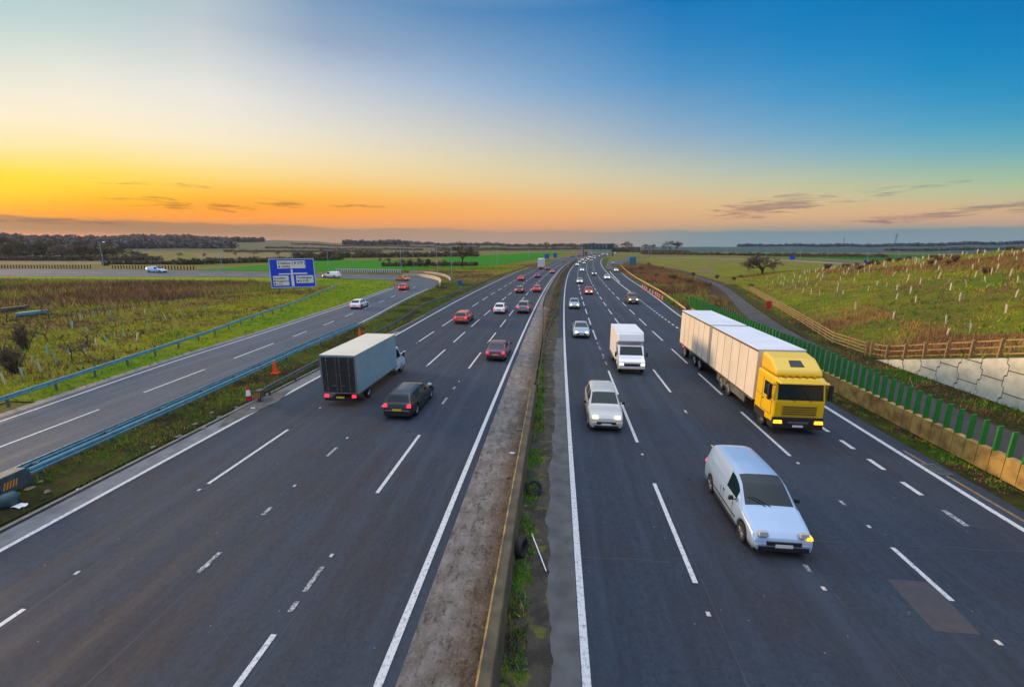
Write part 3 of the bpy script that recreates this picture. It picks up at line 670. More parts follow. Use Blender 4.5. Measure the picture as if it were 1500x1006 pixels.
# ------------------------------------------------------------------ retaining wall with interlocking panels
def ret_wall():
    x = 28.1; root = empty('retaining_wall', (x, 0, 0)); tag(root, 'cream retaining wall of interlocking concrete panels below the timber fence', 'wall')
    m = MB(); pts = [(0, y) for y in np.arange(-8, 39.4, 1.)] + [(0, 39.4)]
    for i in range(len(pts) - 1):
        a, b = pts[i][1], pts[i + 1][1]
        m.quad((0, b, 0), (0, a, 0), (0, a, bH(a) + .02), (0, b, bH(b) + .02)); m.quad((0, b, bH(b) + .02), (0, a, bH(a) + .02), (.24, a, bH(a) + .02), (.24, b, bH(b) + .02))
    m.build('wall_body', M_JOINT, root)
    # panels: hex-like outline with a notched flank, every other column shifted by half
    PW, PH = 1.55, 1.45; nx = 0; y = 39.2
    def outline(yc, zc):
        h = PH / 2 - .034; w2 = PW / 2 - .032; n = .16
        return [(yc - w2 - n * .5, zc - h * .42), (yc - w2 + n * .5, zc - h * .55), (yc - w2 + n * .5, zc - h), (yc + w2 - n * .5, zc - h), (yc + w2 - n * .5, zc - h * .55), (yc + w2 + n * .5, zc - h * .42),
                (yc + w2 + n * .5, zc + h * .42), (yc + w2 - n * .5, zc + h * .55), (yc + w2 - n * .5, zc + h), (yc - w2 + n * .5, zc + h), (yc - w2 + n * .5, zc + h * .55), (yc - w2 - n * .5, zc + h * .42)]
    def clip(poly):
        # clip to the ground (z>0.0) and to the sloping wall top
        def cut(p, fn):
            out = []
            for i in range(len(p)):
                a, b = p[i], p[(i + 1) % len(p)]; fa, fb = fn(a), fn(b)
                if fa >= 0: out.append(a)
                if fa * fb < 0: t = fa / (fa - fb); out.append((a[0] + (b[0] - a[0]) * t, a[1] + (b[1] - a[1]) * t))
            return out
        p = cut(poly, lambda q: q[1] - .0)
        return cut(p, lambda q: min((39.5 - q[0]) * .272, 7.2) - .03 - q[1]) if p else p
    k = 0; yc = 38.6
    while yc > -7:
        off = (k % 2) * PH / 2
        for r in range(-1, 6):
            q = clip(outline(yc, r * PH + off + PH / 2))
            if len(q) > 2:
                zs = [p[1] for p in q]
                if max(zs) - min(zs) < .08: continue
                m = MB(); n = len(q)
                pz_ = random.uniform(-.015, .012); m.v = [(-.07 + pz_, a, b) for a, b in q] + [(.004, a, b) for a, b in q]
                m.f = [tuple(range(n))] + [(i, (i + 1) % n + 0, n + (i + 1) % n, n + i) for i in range(n)]; m.mi = [0] * len(m.f)
                m.build('wall_panel', M_WALLP, root)
        k += 1; yc -= PW
ret_wall()
def post_rail(name, pts, zf, label, spacing=2.0, hgt=1.25, rails=4, m=None):
    root = empty(name, (pts[0][0], pts[0][1], 0)); tag(root, label, 'fence'); ox, oy = pts[0]; prevp = None; pm = None
    L = []; d = 0; tot = sum(math.hypot(pts[i + 1][0] - pts[i][0], pts[i + 1][1] - pts[i][1]) for i in range(len(pts) - 1))
    n = int(tot / spacing)
    for k in range(n + 1):
        s = k * tot / n; i = 0
        while i < len(pts) - 2 and s > (l := math.hypot(pts[i + 1][0] - pts[i][0], pts[i + 1][1] - pts[i][1])): s -= l; i += 1
        l = math.hypot(pts[i + 1][0] - pts[i][0], pts[i + 1][1] - pts[i][1]); t = min(s / l, 1)
        x = pts[i][0] + (pts[i + 1][0] - pts[i][0]) * t; y = pts[i][1] + (pts[i + 1][1] - pts[i][1]) * t; L.append((x - ox, y - oy, zf(x, y)))
    for (x, y, z) in L:
        if pm is None: q = MB(); q.box(-.07, .07, -.05, .05, -.3, hgt); pm = q.build('post', m, root); o = pm
        else: o = pm.copy(); COL.objects.link(o); o.parent = root
        o.location = (x, y, z); o.rotation_euler = (R(random.uniform(-1.5, 1.5)), R(random.uniform(-1.5, 1.5)), random.uniform(-.05, .05))
    for r in range(rails):
        q = MB(); h = .28 + r * (hgt - .42) / max(rails - 1, 1)
        q.sweep([(x - .0, y, z + h) for x, y, z in L], [(-.085, -.05), (-.085, .05), (-.125, .05), (-.125, -.05)] if 1 else None, close=True); q.build('rail', m, root)
post_rail('timber_fence', [(28.35, 41.0), (28.45, 46), (33.0, 62), (43.5, 101)], lambda x, y: 0., 'pale four-rail timber fence running beside the grey service track', 2.4, 1.3, 4, M_WOOD)
post_rail('timber_fence', [(28.5, 40.6), (28.5, 20), (28.5, 8)], lambda x, y: bH(y), 'brown post and rail timber fence standing along the top of the cream retaining wall', 1.75, 1.3, 3, M_WOOD)
post_rail('timber_fence', [(26.3, 70), (24, 58), (21.5, 50), (20.0, 42)], lambda x, y: 0., 'grey weathered timber fence between the green screen and the service track', 1.6, 1.15, 3, M_WOODD)

# ------------------------------------------------------------------ green screen on a concrete base
def screen():
    root = empty('roadside_screen', (18.9, 0, 0)); tag(root, 'screen of green upright panels on a yellowed concrete base beside the right carriageway', 'screen')
    m = MB(); xo = lambda y: .1 + .35 * max(0, y - 40) / 25 + S(y) * .8
    y = -4.0
    while y < 64:
        m.box(xo(y), xo(y) + .34, y + .012, y + .598, 0, 1.0, 0, (.015, .008, .008)); y += .61
    m.build('concrete_base', M_CONCY, root)
    c = MB(); c.sweep([(xo(y) + .05, y, 0) for y in np.arange(-4, 64, 2.)], [(0, 0), (0, .96), (.24, .96), (.24, 0)], close=True); c.build('base_core', M_CONCD, root)
    pm = None; n = 0; y = 65.6
    while y > 6 and n < 98:
        if pm is None: q = MB(); q.box(-.14, .14, -.035, .035, 0, 1.1, 0, (.01, .005, .005)); pm = q.build('green_panel', M_GREENP, root); o = pm
        else: o = pm.copy(); COL.objects.link(o); o.parent = root
        o.scale = (1, 1, 1 + .42 * min(max((y - 18) / 14, 0), 1)); o.location = (xo(y) + .19, y, .985); o.rotation_euler = (0, R(random.uniform(-1, 1)), R(random.uniform(-3, 3) + 14)); y -= .61; n += 1
screen()

# ------------------------------------------------------------------ vegetation scatters
def in_poly(px, py, poly):
    c = np.zeros(len(px), bool); n = len(poly); j = n - 1
    for i in range(n):
        xi, yi = poly[i]; xj, yj = poly[j]
        c ^= ((yi > py) != (yj > py)) & (px < (xj - xi) * (py - yi) / (yj - yi + 1e-12) + xi); j = i
    return c
def noise2(x, y, s, seed=0):
    r = np.random.default_rng(seed); v = np.zeros(len(x))
    for k in range(6):
        a = r.uniform(0, 6.28); f = s * r.uniform(.6, 1.9); ph = r.uniform(0, 6.28); v += np.sin((x * np.cos(a) + y * np.sin(a)) * f + ph + 1.3 * np.sin((x * -np.sin(a) + y * np.cos(a)) * f * .7 + ph * 2))
    return v / 6
def blades(name, X, Y, Z, h, wd, mats, mi, lean=.4, label=None, cat='grass', per=5, spread=.15, kind='stuff', parent=None):
    n = len(X); tot = n * per; X = np.repeat(X, per) + rng.normal(0, spread, tot); Y = np.repeat(Y, per) + rng.normal(0, spread, tot); Z = np.repeat(Z, per)
    hh = np.repeat(h, per) * rng.uniform(.5, 1.2, tot); ww = np.repeat(wd, per) * rng.uniform(.6, 1.3, tot); a = rng.uniform(0, 2 * np.pi, tot)
    lx = rng.normal(0, lean, tot) * hh; ly = rng.normal(0, lean, tot) * hh; cx_, cy_ = np.cos(a) * ww / 2, np.sin(a) * ww / 2
    v = np.empty((tot, 3, 3), np.float32)
    v[:, 0] = np.stack([X - cx_, Y - cy_, Z - .02], 1); v[:, 1] = np.stack([X + cx_, Y + cy_, Z - .02], 1); v[:, 2] = np.stack([X + lx, Y + ly, Z + hh], 1)
    o = npmesh(name, v.reshape(-1, 3), np.arange(tot * 3).reshape(-1, 3), mats, np.repeat(mi, per), parent)
    if kind: tag(o, label, cat, kind=kind)
    return o
G1m = mat('blade_green', (.08, .24, .008), .8); G2m = mat('blade_yellow_green', (.36, .33, .006), .85); G3m = mat('blade_straw', (.40, .25, .08), .9); G4m = mat('blade_brown', (.13, .072, .036), .9); G6m = mat('blade_russet', (.27, .13, .055), .9); G5m = mat('blade_dark_green', (.03, .075, .012), .85)
BL = [G1m, G2m, G3m, G4m, G6m, G5m]
def scatter(name, poly, n, hr, wr, probs, zf=None, ns=.5, per=5, spread=.15, thr=-9, seed=1, label='', lean=.4, patch=True, cat='grass'):
    r = np.random.default_rng(seed); xs = [p[0] for p in poly]; ys = [p[1] for p in poly]
    X = r.uniform(min(xs), max(xs), n * 3); Y = r.uniform(min(ys), max(ys), n * 3); k = in_poly(X, Y, poly); X = X[k][:n]; Y = Y[k][:n]
    q = noise2(X, Y, ns, seed) + r.normal(0, .12, len(X)); k = q > thr; X, Y, q = X[k], Y[k], q[k]
    cum = np.cumsum(probs) / sum(probs); rank = np.argsort(np.argsort(q)) / len(q) if patch else r.uniform(0, 1, len(q))
    rank = np.clip(rank + r.normal(0, .10, len(q)), 0, .999); mi = np.searchsorted(cum, rank)
    Z = np.array([zf(a, b) for a, b in zip(X, Y)]) if zf else np.zeros(len(X))
    return blades(name, X, Y, Z, r.uniform(*hr, len(X)), r.uniform(*wr, len(X)), BL, mi, lean, label, cat, per, spread)
# strip between slip road and motorway
SRx = lambda y: float(np.interp(y, [p[1] for p in SR[:10]], [p[0] for p in SR[:10]]))
vp = [(-23.0, 3), (SRx(20) + .9, 20), (SRx(40) + .9, 40), (SRx(60) + .9, 60), (SRx(80) + .9, 80), (SRx(100) + .9, 100), (SRx(117) + 1, 117), (-19.4, 118), (-20, 100), (-20, 80), (-19.8, 62), (-19.2, 50), (-19.2, 3)]
scatter('verge_grass', vp, 17000, (.06, .24), (.02, .05), (.30, .14, .06, .20, .04, .26), ns=.8, thr=-.35, seed=3, label='patchy green and brown grass between the slip road and the motorway')
scatter('planting_grass', [(-33.8, 12), (-37, 31), (-39.2, 42), (-45.3, 68.7), (-54.6, 101), (-75, 110), (-150, 106), (-120, 40), (-75, 12)], 30000, (.15, .5), (.05, .12), (.05, .38, .16, .24, .12, .05), ns=.28, seed=4, per=4, spread=.3, label='tangled yellow-green and brown rough grass of the tree planting')
scatter('lawn_grass', [(-32.6, 23), (-33.9, 46.2), (-35.9, 69.1), (-39.7, 101.1), (-43.5, 114), (-50, 124.0), (-69.6, 129.6), (-70, 112), (-54.2, 103.2), (-44.0, 64), (-38.4, 40), (-34.9, 23)], 9000, (.05, .16), (.05, .1), (.62, .32, .0, .02, .0, .04), ns=.3, seed=5, label='short bright green grass beside the slip road bend')
scatter('bank_grass', [(FX(y) + .3, y) for y in range(8, 150, 6)] + [(FX(y) + 62, y) for y in range(148, 6, -6)], 30000, (.12, .42), (.05, .11), (.18, .30, .16, .12, .16, .08), zf=lambda a, b: MH(a, b), ns=.22, seed=6, per=4, spread=.3, label='rough green and straw grass covering the embankment')
scatter('bank_russet', [(FX(y) + 18 + 3 * math.sin(y * .3), y) for y in range(36, 140, 4)] + [(FX(y) + 60, y) for y in range(136, 30, -6)], 15000, (.25, .75), (.05, .11), (.02, .08, .30, .16, .44, .0), zf=lambda a, b: MH(a, b), ns=.16, thr=-.12, seed=21, per=5, spread=.3, lean=.25, label='russet dead stems in drifts across the upper embankment', cat='scrub')
scatter('bank_straw', [(FX(y) + .4, y) for y in range(30, 62, 3)] + [(FX(y) + 7, y) for y in range(60, 27, -3)], 5000, (.25, .6), (.04, .08), (.02, .06, .46, .10, .36, .0), zf=lambda a, b: MH(a, b), ns=.3, thr=-.3, seed=22, per=5, spread=.2, lean=.3, label='golden brown dead grass just behind the timber fence')
scatter('bank_thicket', [P(*q) for q in [(912, 391), (925, 388), (955, 392), (990, 400), (1020, 411), (1040, 424), (1030, 434), (1000, 424), (950, 410)]], 14000, (.5, 1.5), (.06, .14), (.0, .0, .16, .46, .38, .0), ns=.2, seed=23, per=5, spread=.35, lean=.3, label='dark russet thicket on the bank right of the pale barrier', cat='scrub')
scatter('reserve_weeds', [(-1.06, 4), (-.45, 4), (-.5, 12), (-.35, 20), (-.55, 30), (-.8, 40), (-1.0, 40), (-1.06, 25)], 2600, (.06, .2), (.03, .06), (.75, .05, .02, .06, .0, .12), ns=2.2, thr=-.25, seed=7, per=5, spread=.05, label='bright green weeds at the foot of the concrete barrier')
scatter('reserve_scrub', [(-1.5 + S(y), y) for y in range(47, 300, 12)] + [(.1 + S(y), y) for y in range(298, 46, -12)], 9000, (.15, .5), (.03, .08), (.05, .02, .04, .68, .10, .11), ns=.5, seed=8, per=4, spread=.12, label='dark brown scrub between the two central barriers', cat='scrub')
scatter('verge_weeds', [(17.9, 4), (18.85, 4), (18.85, 62), (18.1, 62)], 5200, (.05, .16), (.03, .06), (.25, .10, .10, .35, .0, .20), ns=1.2, thr=-.1, seed=9, spread=.08, label='brown and green weeds along the foot of the yellowed concrete base')
scatter('bank_foot_grass', [(25.1, 15), (25.0, 27), (25.5, 36), (26.8, 44), (29.9, 56), (38.8, 90), (44, 110), (44, 106), (FX(80), 80), (FX(60) - .3, 60), (28.1, 42), (28.0, 15)], 9000, (.08, .34), (.04, .08), (.22, .10, .16, .22, .14, .16), ns=.5, seed=10, spread=.15, label='rough grass between service track and retaining wall')
scatter('roadside_rough', [(19.4 + S(y) + (0 if y > 64 else 1.4) + (1.6 if y > 80 else 0), y) for y in range(66, 250, 12)] + [(30 + S(y), y) for y in range(246, 66, -12)], 12000, (.2, .7), (.07, .16), (.12, .05, .14, .34, .27, .08), ns=.16, seed=11, per=4, spread=.3, label='russet scrub and grass on the bank beyond the pale barrier', cat='scrub')
scatter('left_margin_grass', [(-31, 120), (-39, 143), (-54, 153), (-84, 162), (-60, 180), (-20, 250), (0, 320), (-4, 250), (-14, 180), (-19, 120)], 12000, (.2, .6), (.08, .2), (.10, .40, .26, .10, .10, .04), ns=.1, seed=12, per=4, spread=.4, label='yellowish grass between the junction and the motorway')
scatter('field_scrub', [(-75, 62), (-60, 100), (-80, 113), (-150, 110), (-230, 108), (-220, 60), (-120, 45)], 14000, (.5, 1.5), (.10, .22), (.02, .12, .20, .28, .34, .04), ns=.09, seed=13, per=5, spread=.5, lean=.3, label='tall russet scrub between the planting and the junction road', cat='scrub')

# ------------------------------------------------------------------ trees and shrubs
def tree_mesh(seed, h, spread, dens=1., levels=4, up=.35, trunk_frac=.25, twig=.02, r0=None):
    r = random.Random(seed); wood = MB(); tw = []; r0 = r0 or h * .022
    def grow(p, d, l, rad_, lev):
        segs = 3; q = p
        for s_ in range(segs):
            d2 = (d + Vector((r.gauss(0, .13), r.gauss(0, .13), r.gauss(0, .08) + .03))).normalized(); q2 = q + d2 * l / segs
            wood.bar(q, q2, rad_ * (1 - .25 * s_ / segs), rad_ * (1 - .25 * (s_ + 1) / segs), 5 if lev < 2 else 3, cap=False); d = d2; q = q2
            if lev >= 2: tw.append((q.copy(), d.copy(), l))
        if lev >= levels: tw.append((q.copy(), d.copy(), l)); return
        for k in range(r.choice((3, 4)) if lev < 2 else 3):
            a = r.uniform(0, 6.283); t = r.uniform(.35, .95); side = d.orthogonal().normalized(); side.rotate(Matrix.Rotation(a, 3, d))
            nd_ = (d * (1 - t * spread) + side * t * spread * 1.3 + Vector((0, 0, up * .3))).normalized(); grow(q - d * l * r.uniform(0, .45), nd_, l * r.uniform(.58, .8), rad_ * .58, lev + 1)
    grow(Vector((0, 0, -.1)), Vector((0, 0, 1)), h * trunk_frac, r0, 0)
    top = max(v[2] for v in wood.v); sc = h / top
    wood.v = [(v[0] * sc, v[1] * sc, v[2] * sc) for v in wood.v]
    # fine twigs
    rr_ = np.random.default_rng(seed); v = []
    for (q, d, l) in tw:
        for k in range(int(7 * dens)):
            dd = (d + Vector(rr_.normal(0, .75, 3))).normalized(); L_ = l * rr_.uniform(.5, 1.1) * sc; p = q * sc - d * l * sc * rr_.uniform(0, .4); s_ = dd.orthogonal().normalized() * twig * h / 10
            v += [tuple(p - s_), tuple(p + s_), tuple(p + dd * L_)]
    me = bpy.data.meshes.new('crown'); me.from_pydata(v, [], [(i, i + 1, i + 2) for i in range(0, len(v), 3)]); me.update()
    return wood, me
def leafy_mesh(seed, w_, h, n, leaf):
    rr_ = np.random.default_rng(seed); cl_ = [(rr_.uniform(-.6, .6) * w_ / 2, rr_.uniform(-.6, .6) * w_ / 2, rr_.uniform(.25, .78) * h, rr_.uniform(.22, .42) * w_) for _ in range(9)]
    v = np.empty((n, 3, 3), np.float32)
    for i in range(n):
        c = cl_[rr_.integers(9)]; d = rr_.normal(0, 1, 3); d /= np.linalg.norm(d); p = np.array(c[:3]) + d * c[3] * rr_.uniform(.5, 1) ** .5 * np.array([1, 1, .7]); p[2] = max(p[2], .1)
        t = rr_.normal(0, 1, (3, 3)) * leaf; v[i] = p + t
    me = bpy.data.meshes.new('crown'); me.from_pydata(v.reshape(-1, 3).tolist(), [], np.arange(n * 3).reshape(-1, 3).tolist()); me.update(); return me
TREES = []
def bush_mesh(seed, n=900):
    rr_ = np.random.default_rng(seed); wood = MB(); v = []
    for k in range(16):
        a = rr_.uniform(0, 6.28); t = rr_.uniform(.1, .85); q = Vector((math.cos(a) * t * 4.2, math.sin(a) * t * 4.2, 8.6 * math.sqrt(1 - t * t * .6) * rr_.uniform(.7, 1))); b = Vector((math.cos(a) * .5, math.sin(a) * .5, 0)); m_ = b.lerp(q, .5) + Vector((0, 0, .6))
        wood.bar(b, m_, .16, .10, 4, cap=False); wood.bar(m_, q, .10, .03, 3, cap=False)
        for j in range(n // 16):
            s_ = rr_.uniform(.15, 1); p = b.lerp(m_, s_ * 2) if s_ < .5 else m_.lerp(q, s_ * 2 - 1); d = (Vector(rr_.normal(0, 1, 3)) + (q - b).normalized() * 1.1 + Vector((0, 0, .5))).normalized() * rr_.uniform(1., 2.6); w_ = d.orthogonal().normalized() * rr_.uniform(.04, .10)
            p = p + Vector(rr_.normal(0, .35, 3)); v += [tuple(p - w_), tuple(p + w_), tuple(p + d)]
    me = bpy.data.meshes.new('crown'); me.from_pydata(v, [], [(i, i + 1, i + 2) for i in range(0, len(v), 3)]); me.update(); return wood, me
def make_tree_proto(kind, seed):
    if kind == 'bush': return bush_mesh(seed)
    if kind == 'bare': wood, crown = tree_mesh(seed, 10, .8, 1.4, 4)
    elif kind == 'tall': wood, crown = tree_mesh(seed, 10, .62, 1.0, 4, trunk_frac=.34)
    elif kind == 'wide': wood, crown = tree_mesh(seed, 10, 1.1, 1.3, 4, trunk_frac=.18, up=.15, r0=.3)
    elif kind == 'sapling': wood, crown = tree_mesh(seed, 10, .75, .35, 3, trunk_frac=.3, twig=.03, r0=.12)
    else: wood = MB(); wood.bar((0, 0, -.2), (0, 0, 6), .25, .1, 6); crown = leafy_mesh(seed, 8, 10, 2600, .28)
    return wood, crown
PROTO = {}
def tree(kind, x, y, h, label, cat='tree', group=None, z=0., name=None, m=None, sx=1., seed=1, mb_=None):
    key = (kind, seed, (m or M_TWIG).name)
    if key not in PROTO:
        wood, crown = make_tree_proto(kind, seed)
        root = empty(name or 'tree'); t = wood.build('trunk', M_BARK, root); crown.materials.append(m or M_TWIG); c = bpy.data.objects.new('crown', crown); COL.objects.link(c); c.parent = root
        PROTO[key] = root; o = root
    else: o = copy_tree(PROTO[key])
    o.name = name or 'tree'
    o.location = (x, y, z); o.scale = (h / 10 * sx, h / 10 * sx, h / 10); o.rotation_euler = (0, 0, random.uniform(0, 6.28))
    for k_ in ('group',):
        if k_ in o: del o[k_]
    tag(o, label, cat, group); return o
x, y = P(676, 392); tree('tall', x, y, 12.3, 'tall bare tree standing alone between the green fields left of the motorway', seed=11)
x, y = P(1118, 409); tree('bare', x, y, 7.6, 'wide spreading bare tree beside the far end of the service track', seed=44, name='tree', sx=1.75)
x, y = P(22, 548); tree('bush', x, y, 2.7, 'bare bushy shrub at the left edge behind the long crash barrier', 'shrub', seed=21, name='shrub', sx=1.)
x, y = P(38, 512); tree('bush', x, y, 2.9, 'larger bare spreading shrub just behind the shrub at the left edge', 'shrub', seed=22, name='shrub', sx=1.)
sh = [(70, 500, 1.6), (106, 528, 1.7), (95, 505, 1.4), (128, 505, 1.5), (72, 470, 1.7), (141, 492, 1.2), (170, 478, 1.3), (45, 480, 1.6), (205, 468, 1.2), (10, 470, 1.6), (125, 522, 1.5), (88, 540, .9), (240, 452, 1.2), (60, 455, 1.8)]
for i, (a, b, h) in enumerate(sh):
    x, y = P(a, b); tree('sapling', x, y, h, 'thin leafless sapling in the rough grass of the planting', 'sapling', 'leafless saplings in the planting', name='sapling', seed=31 + i % 3, sx=1.3)
# hedgerow trees far left
for i, (a, b, top) in enumerate([(8, 378, 352), (30, 378, 355), (52, 379, 357), (75, 379, 355), (92, 380, 358), (118, 380, 353), (135, 380, 356), (150, 380, 358), (170, 380, 361), (185, 380, 364), (203, 380, 366), (216, 380, 368), (-20, 379, 354)]):
    x, y = P(a, b); h = CAM_H - (top - 362) / F_PX * math.hypot(x, y); 
    nm = ['bare brown tree in the far row behind the stubble field on the left', 'dark evergreen tree in the far row behind the stubble field'][i == 5 and 1 or 0]
    if i == 5: tree('leafy', x, y, h * .9, nm, seed=41, m=M_EVG, sx=.45)
    else: tree('bare', x, y, h, nm, group='bare trees behind the stubble field', seed=42 + i % 3, m=M_OLV if i % 2 else M_TWIG, sx=1.5)
def px_trees(lst, label, group, kinds=('bare',), m=None, seeds=(42, 43, 44), sx=1.1):
    for i, (a, b, top) in enumerate(lst):
        x, y = P(a, b); rr_ = math.hypot(x, y)
        if rr_ > 1500: x, y = x * 1500 / rr_, y * 1500 / rr_; rr_ = 1500
        z = T(x, y); h = CAM_H - (top - 362) / F_PX * rr_ - z
        tree(kinds[i % len(kinds)], x, y, max(h, 3), label, group=group, z=z, seed=seeds[i % len(seeds)], m=m, sx=sx)
px_trees([(592, 392, 378), (604, 392, 377), (615, 391, 377), (650, 391, 379), (570, 385, 377), (556, 384, 378)], 'low bare hedge tree at the corner of the left green field', 'bare hedge trees by the left green field', seeds=(51, 52), sx=1.4)
x, y = P(627, 392); tree('leafy', x, y, 4.6, 'dark evergreen bush at the corner of the left green field', 'bush', seed=41, m=M_EVG, sx=.8, name='bush')
px_trees([(945, 367.5, 357.5), (956, 367.5, 357.5), (982, 368, 353), (991, 368, 354), (869, 366.6, 355), (878, 366.6, 357), (842, 366, 358), (900, 368, 356), (917, 368, 354), (830, 366, 359)], 'bare tree on the skyline beyond the gantry', 'skyline trees beyond the gantry', seeds=(43, 44), m=M_TWIG, sx=1.5)
px_trees([(722, 366, 357), (735, 366, 358), (746, 366, 359), (760, 366, 357), (775, 366, 356.5), (790, 366, 356), (800, 366, 355), (812, 366, 356.5), (820, 366, 358), (700, 367, 359), (690, 367, 360)], 'small bare tree on the skyline above the green fields left of the motorway', 'skyline trees left of the motorway', seeds=(42, 44), sx=1.5)

# far hedges, woods: masses of small twig and leaf faces
def mass(name, p0, p1, h, depth, n, leaf, m, label, kind='stuff', cat='hedge', z=None, m2=None):
    (x0, y0), (x1, y1) = p0, p1; r = np.random.default_rng(int(abs(x0 * 7 + y1)) + n); t = r.uniform(0, 1, n); L_ = math.hypot(x1 - x0, y1 - y0)
    prof = h * (.72 + .28 * np.sin(t * L_ / (h * 1.3) + 2 * np.sin(t * 37)) * np.sin(t * 91 + 1)) ; d = r.uniform(-.5, .5, n) * depth
    nx_, ny_ = -(y1 - y0) / L_, (x1 - x0) / L_; X = x0 + (x1 - x0) * t + nx_ * d; Y = y0 + (y1 - y0) * t + ny_ * d
    Z = r.uniform(0, 1, n) ** .8 * prof; Z += np.array([T(a, b) for a, b in zip(X, Y)])
    c = np.stack([X, Y, Z], 1)[:, None, :] + r.normal(0, leaf, (n, 3, 3)); c[:, :, 2] = np.maximum(c[:, :, 2], 0)
    mi = (r.uniform(0, 1, n) < .4).astype(int) if m2 else None
    o = npmesh(name, c.reshape(-1, 3), np.arange(n * 3).reshape(-1, 3), [m, m2] if m2 else m, mi); tag(o, label, cat, kind=kind); return o
def Pr(px, r):  # point at range r in the direction of photograph column px
    x, y = P(px, 380); k = r / math.hypot(x, y); return x * k, y * k
mass('hedge', P(-60, 381.5), P(235, 382.5), 4.5, 8, 9000, .45, M_TWIG, 'dark hedge bottom under the far bare trees on the left', m2=M_EVG)
mass('hedge', P(150, 389), P(290, 386.5), 2.6, 5, 5000, .3, M_EVG, 'dark clipped hedge behind the junction road on the left', m2=M_TWIG)
mass('hedge', P(262, 388), P(500, 380.8), 3.6, 6, 8000, .4, M_EVG, 'dark hedge between stubble and the left green field', m2=M_TWIG)
mass('hedge', P(560, 390), P(700, 389), 2.2, 5, 5000, .3, M_TWIG, 'low brown hedge along the edge of the right hand crop field', m2=M_TWIGR)
mass('hedge', P(430, 378.5), P(700, 375.5), 6, 12, 9000, .7, M_TWIG, 'brown tree belt between the left fields', m2=M_OLV)
mass('hedge', P(940, 372.6), P(1300, 377.0), 3.6, 8, 12000, .5, M_TWIG, 'dark brown hedge below the right hand crop fields', m2=M_TWIGR)
mass('hedge', P(925, 369.6), P(1010, 370.4), 5, 12, 5000, .6, M_TWIGR, 'russet thicket on the skyline right of the gantry', m2=M_OLV)
mass('hedge', P(640, 368.6), P(850, 367), 7, 20, 9000, 1., M_TWIG, 'thin line of hedges on the skyline left of the motorway', m2=M_OLV)
mass('hedge', P(1300, 369.3), P(1520, 369.5), 5, 20, 6000, 1., M_EVG, 'dark hedge line below the blue hills on the right', m2=M_TWIG)
M_WOODF = mat('far_wood', (.15, .115, .11), 1., col2=(.10, .085, .10), scale=.01); M_WOODG = mat('far_wood_green', (.05, .065, .05), 1.)  # purple of distant haze put into the first wood colour
M_HEDGEF = mat('far_hedge_twigs', (.10, .085, .07), 1.)
M_WOODU = mat('far_wood_haze_blue', (.03, .06, .10), 1.)  # wood tinted with the blue of distant air
mass('woodland', Pr(-80, 1700), Pr(330, 1750), 17, 160, 26000, 3., M_WOODF, 'far bare woodland along the crest of the left hill', cat='wood', m2=M_TWIGR)
mass('woodland', Pr(60, 1150), Pr(330, 1250), 16, 120, 16000, 2.6, M_WOODF, 'darker wood low on the left hillside', cat='wood', m2=M_WOODG)
mass('woodland', Pr(300, 1900), Pr(390, 1900), 16, 80, 7000, 3., M_WOODG, 'small wood at the right end of the left hill', cat='wood', m2=M_WOODF)
mass('woodland', Pr(505, 1700), Pr(600, 1700), 16, 80, 8000, 2.6, M_WOODG, 'dark green wood on the low hill beyond the left fields', cat='wood', m2=M_WOODF)
mass('woodland', Pr(-60, 760), Pr(150, 820), 12, 60, 9000, 2., M_TWIG, 'brown woodland behind the far row of bare trees', cat='wood', m2=M_OLV)
mass('woodland', Pr(600, 2000), Pr(860, 2100), 13, 80, 11000, 2.6, M_WOODF, 'thin wood along the skyline left of the gantry', cat='wood', m2=M_TWIG)
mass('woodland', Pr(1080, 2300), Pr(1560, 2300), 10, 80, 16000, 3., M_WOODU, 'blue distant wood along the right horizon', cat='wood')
mass('woodland', Pr(895, 900), Pr(935, 900), 10, 30, 2600, 1., M_WOODG, 'dark trees behind the gantry', cat='wood', m2=M_TWIG)

mass('hedge', Pr(390, 1150), Pr(620, 1050), 4, 8, 4000, 1., M_HEDGEF, 'thin dark hedge across the brown rise right of the far hill')
mass('hedge', Pr(330, 900), Pr(560, 860), 4, 8, 4000, .9, M_HEDGEF, 'lower thin hedge across the fields behind the blue sign', m2=M_OLV)
mass('hedge', Pr(430, 1500), Pr(700, 1420), 4, 10, 4000, 1.2, M_HEDGEF, 'faint upper hedge near the crest beyond the blue sign')
px_trees([(262, 376, 368), (300, 376, 369), (345, 375, 368), (372, 374, 366), (408, 374, 367), (446, 373, 366), (480, 373, 367.5), (521, 373, 366), (548, 373, 368), (345, 368, 358), (350, 368, 359)], 'lone bare tree in the far hedgerows behind the blue sign', 'far hedgerow trees behind the blue sign', seeds=(42, 43, 44), m=M_OLV, sx=1.4)
px_trees([(60, 352, 341), (130, 350, 339), (190, 350, 341), (262, 352, 343), (310, 352, 344)], 'taller tree standing out of the far left woodland', 'trees standing out of the far left woodland', seeds=(43, 44), m=M_HEDGEF, sx=1.5)
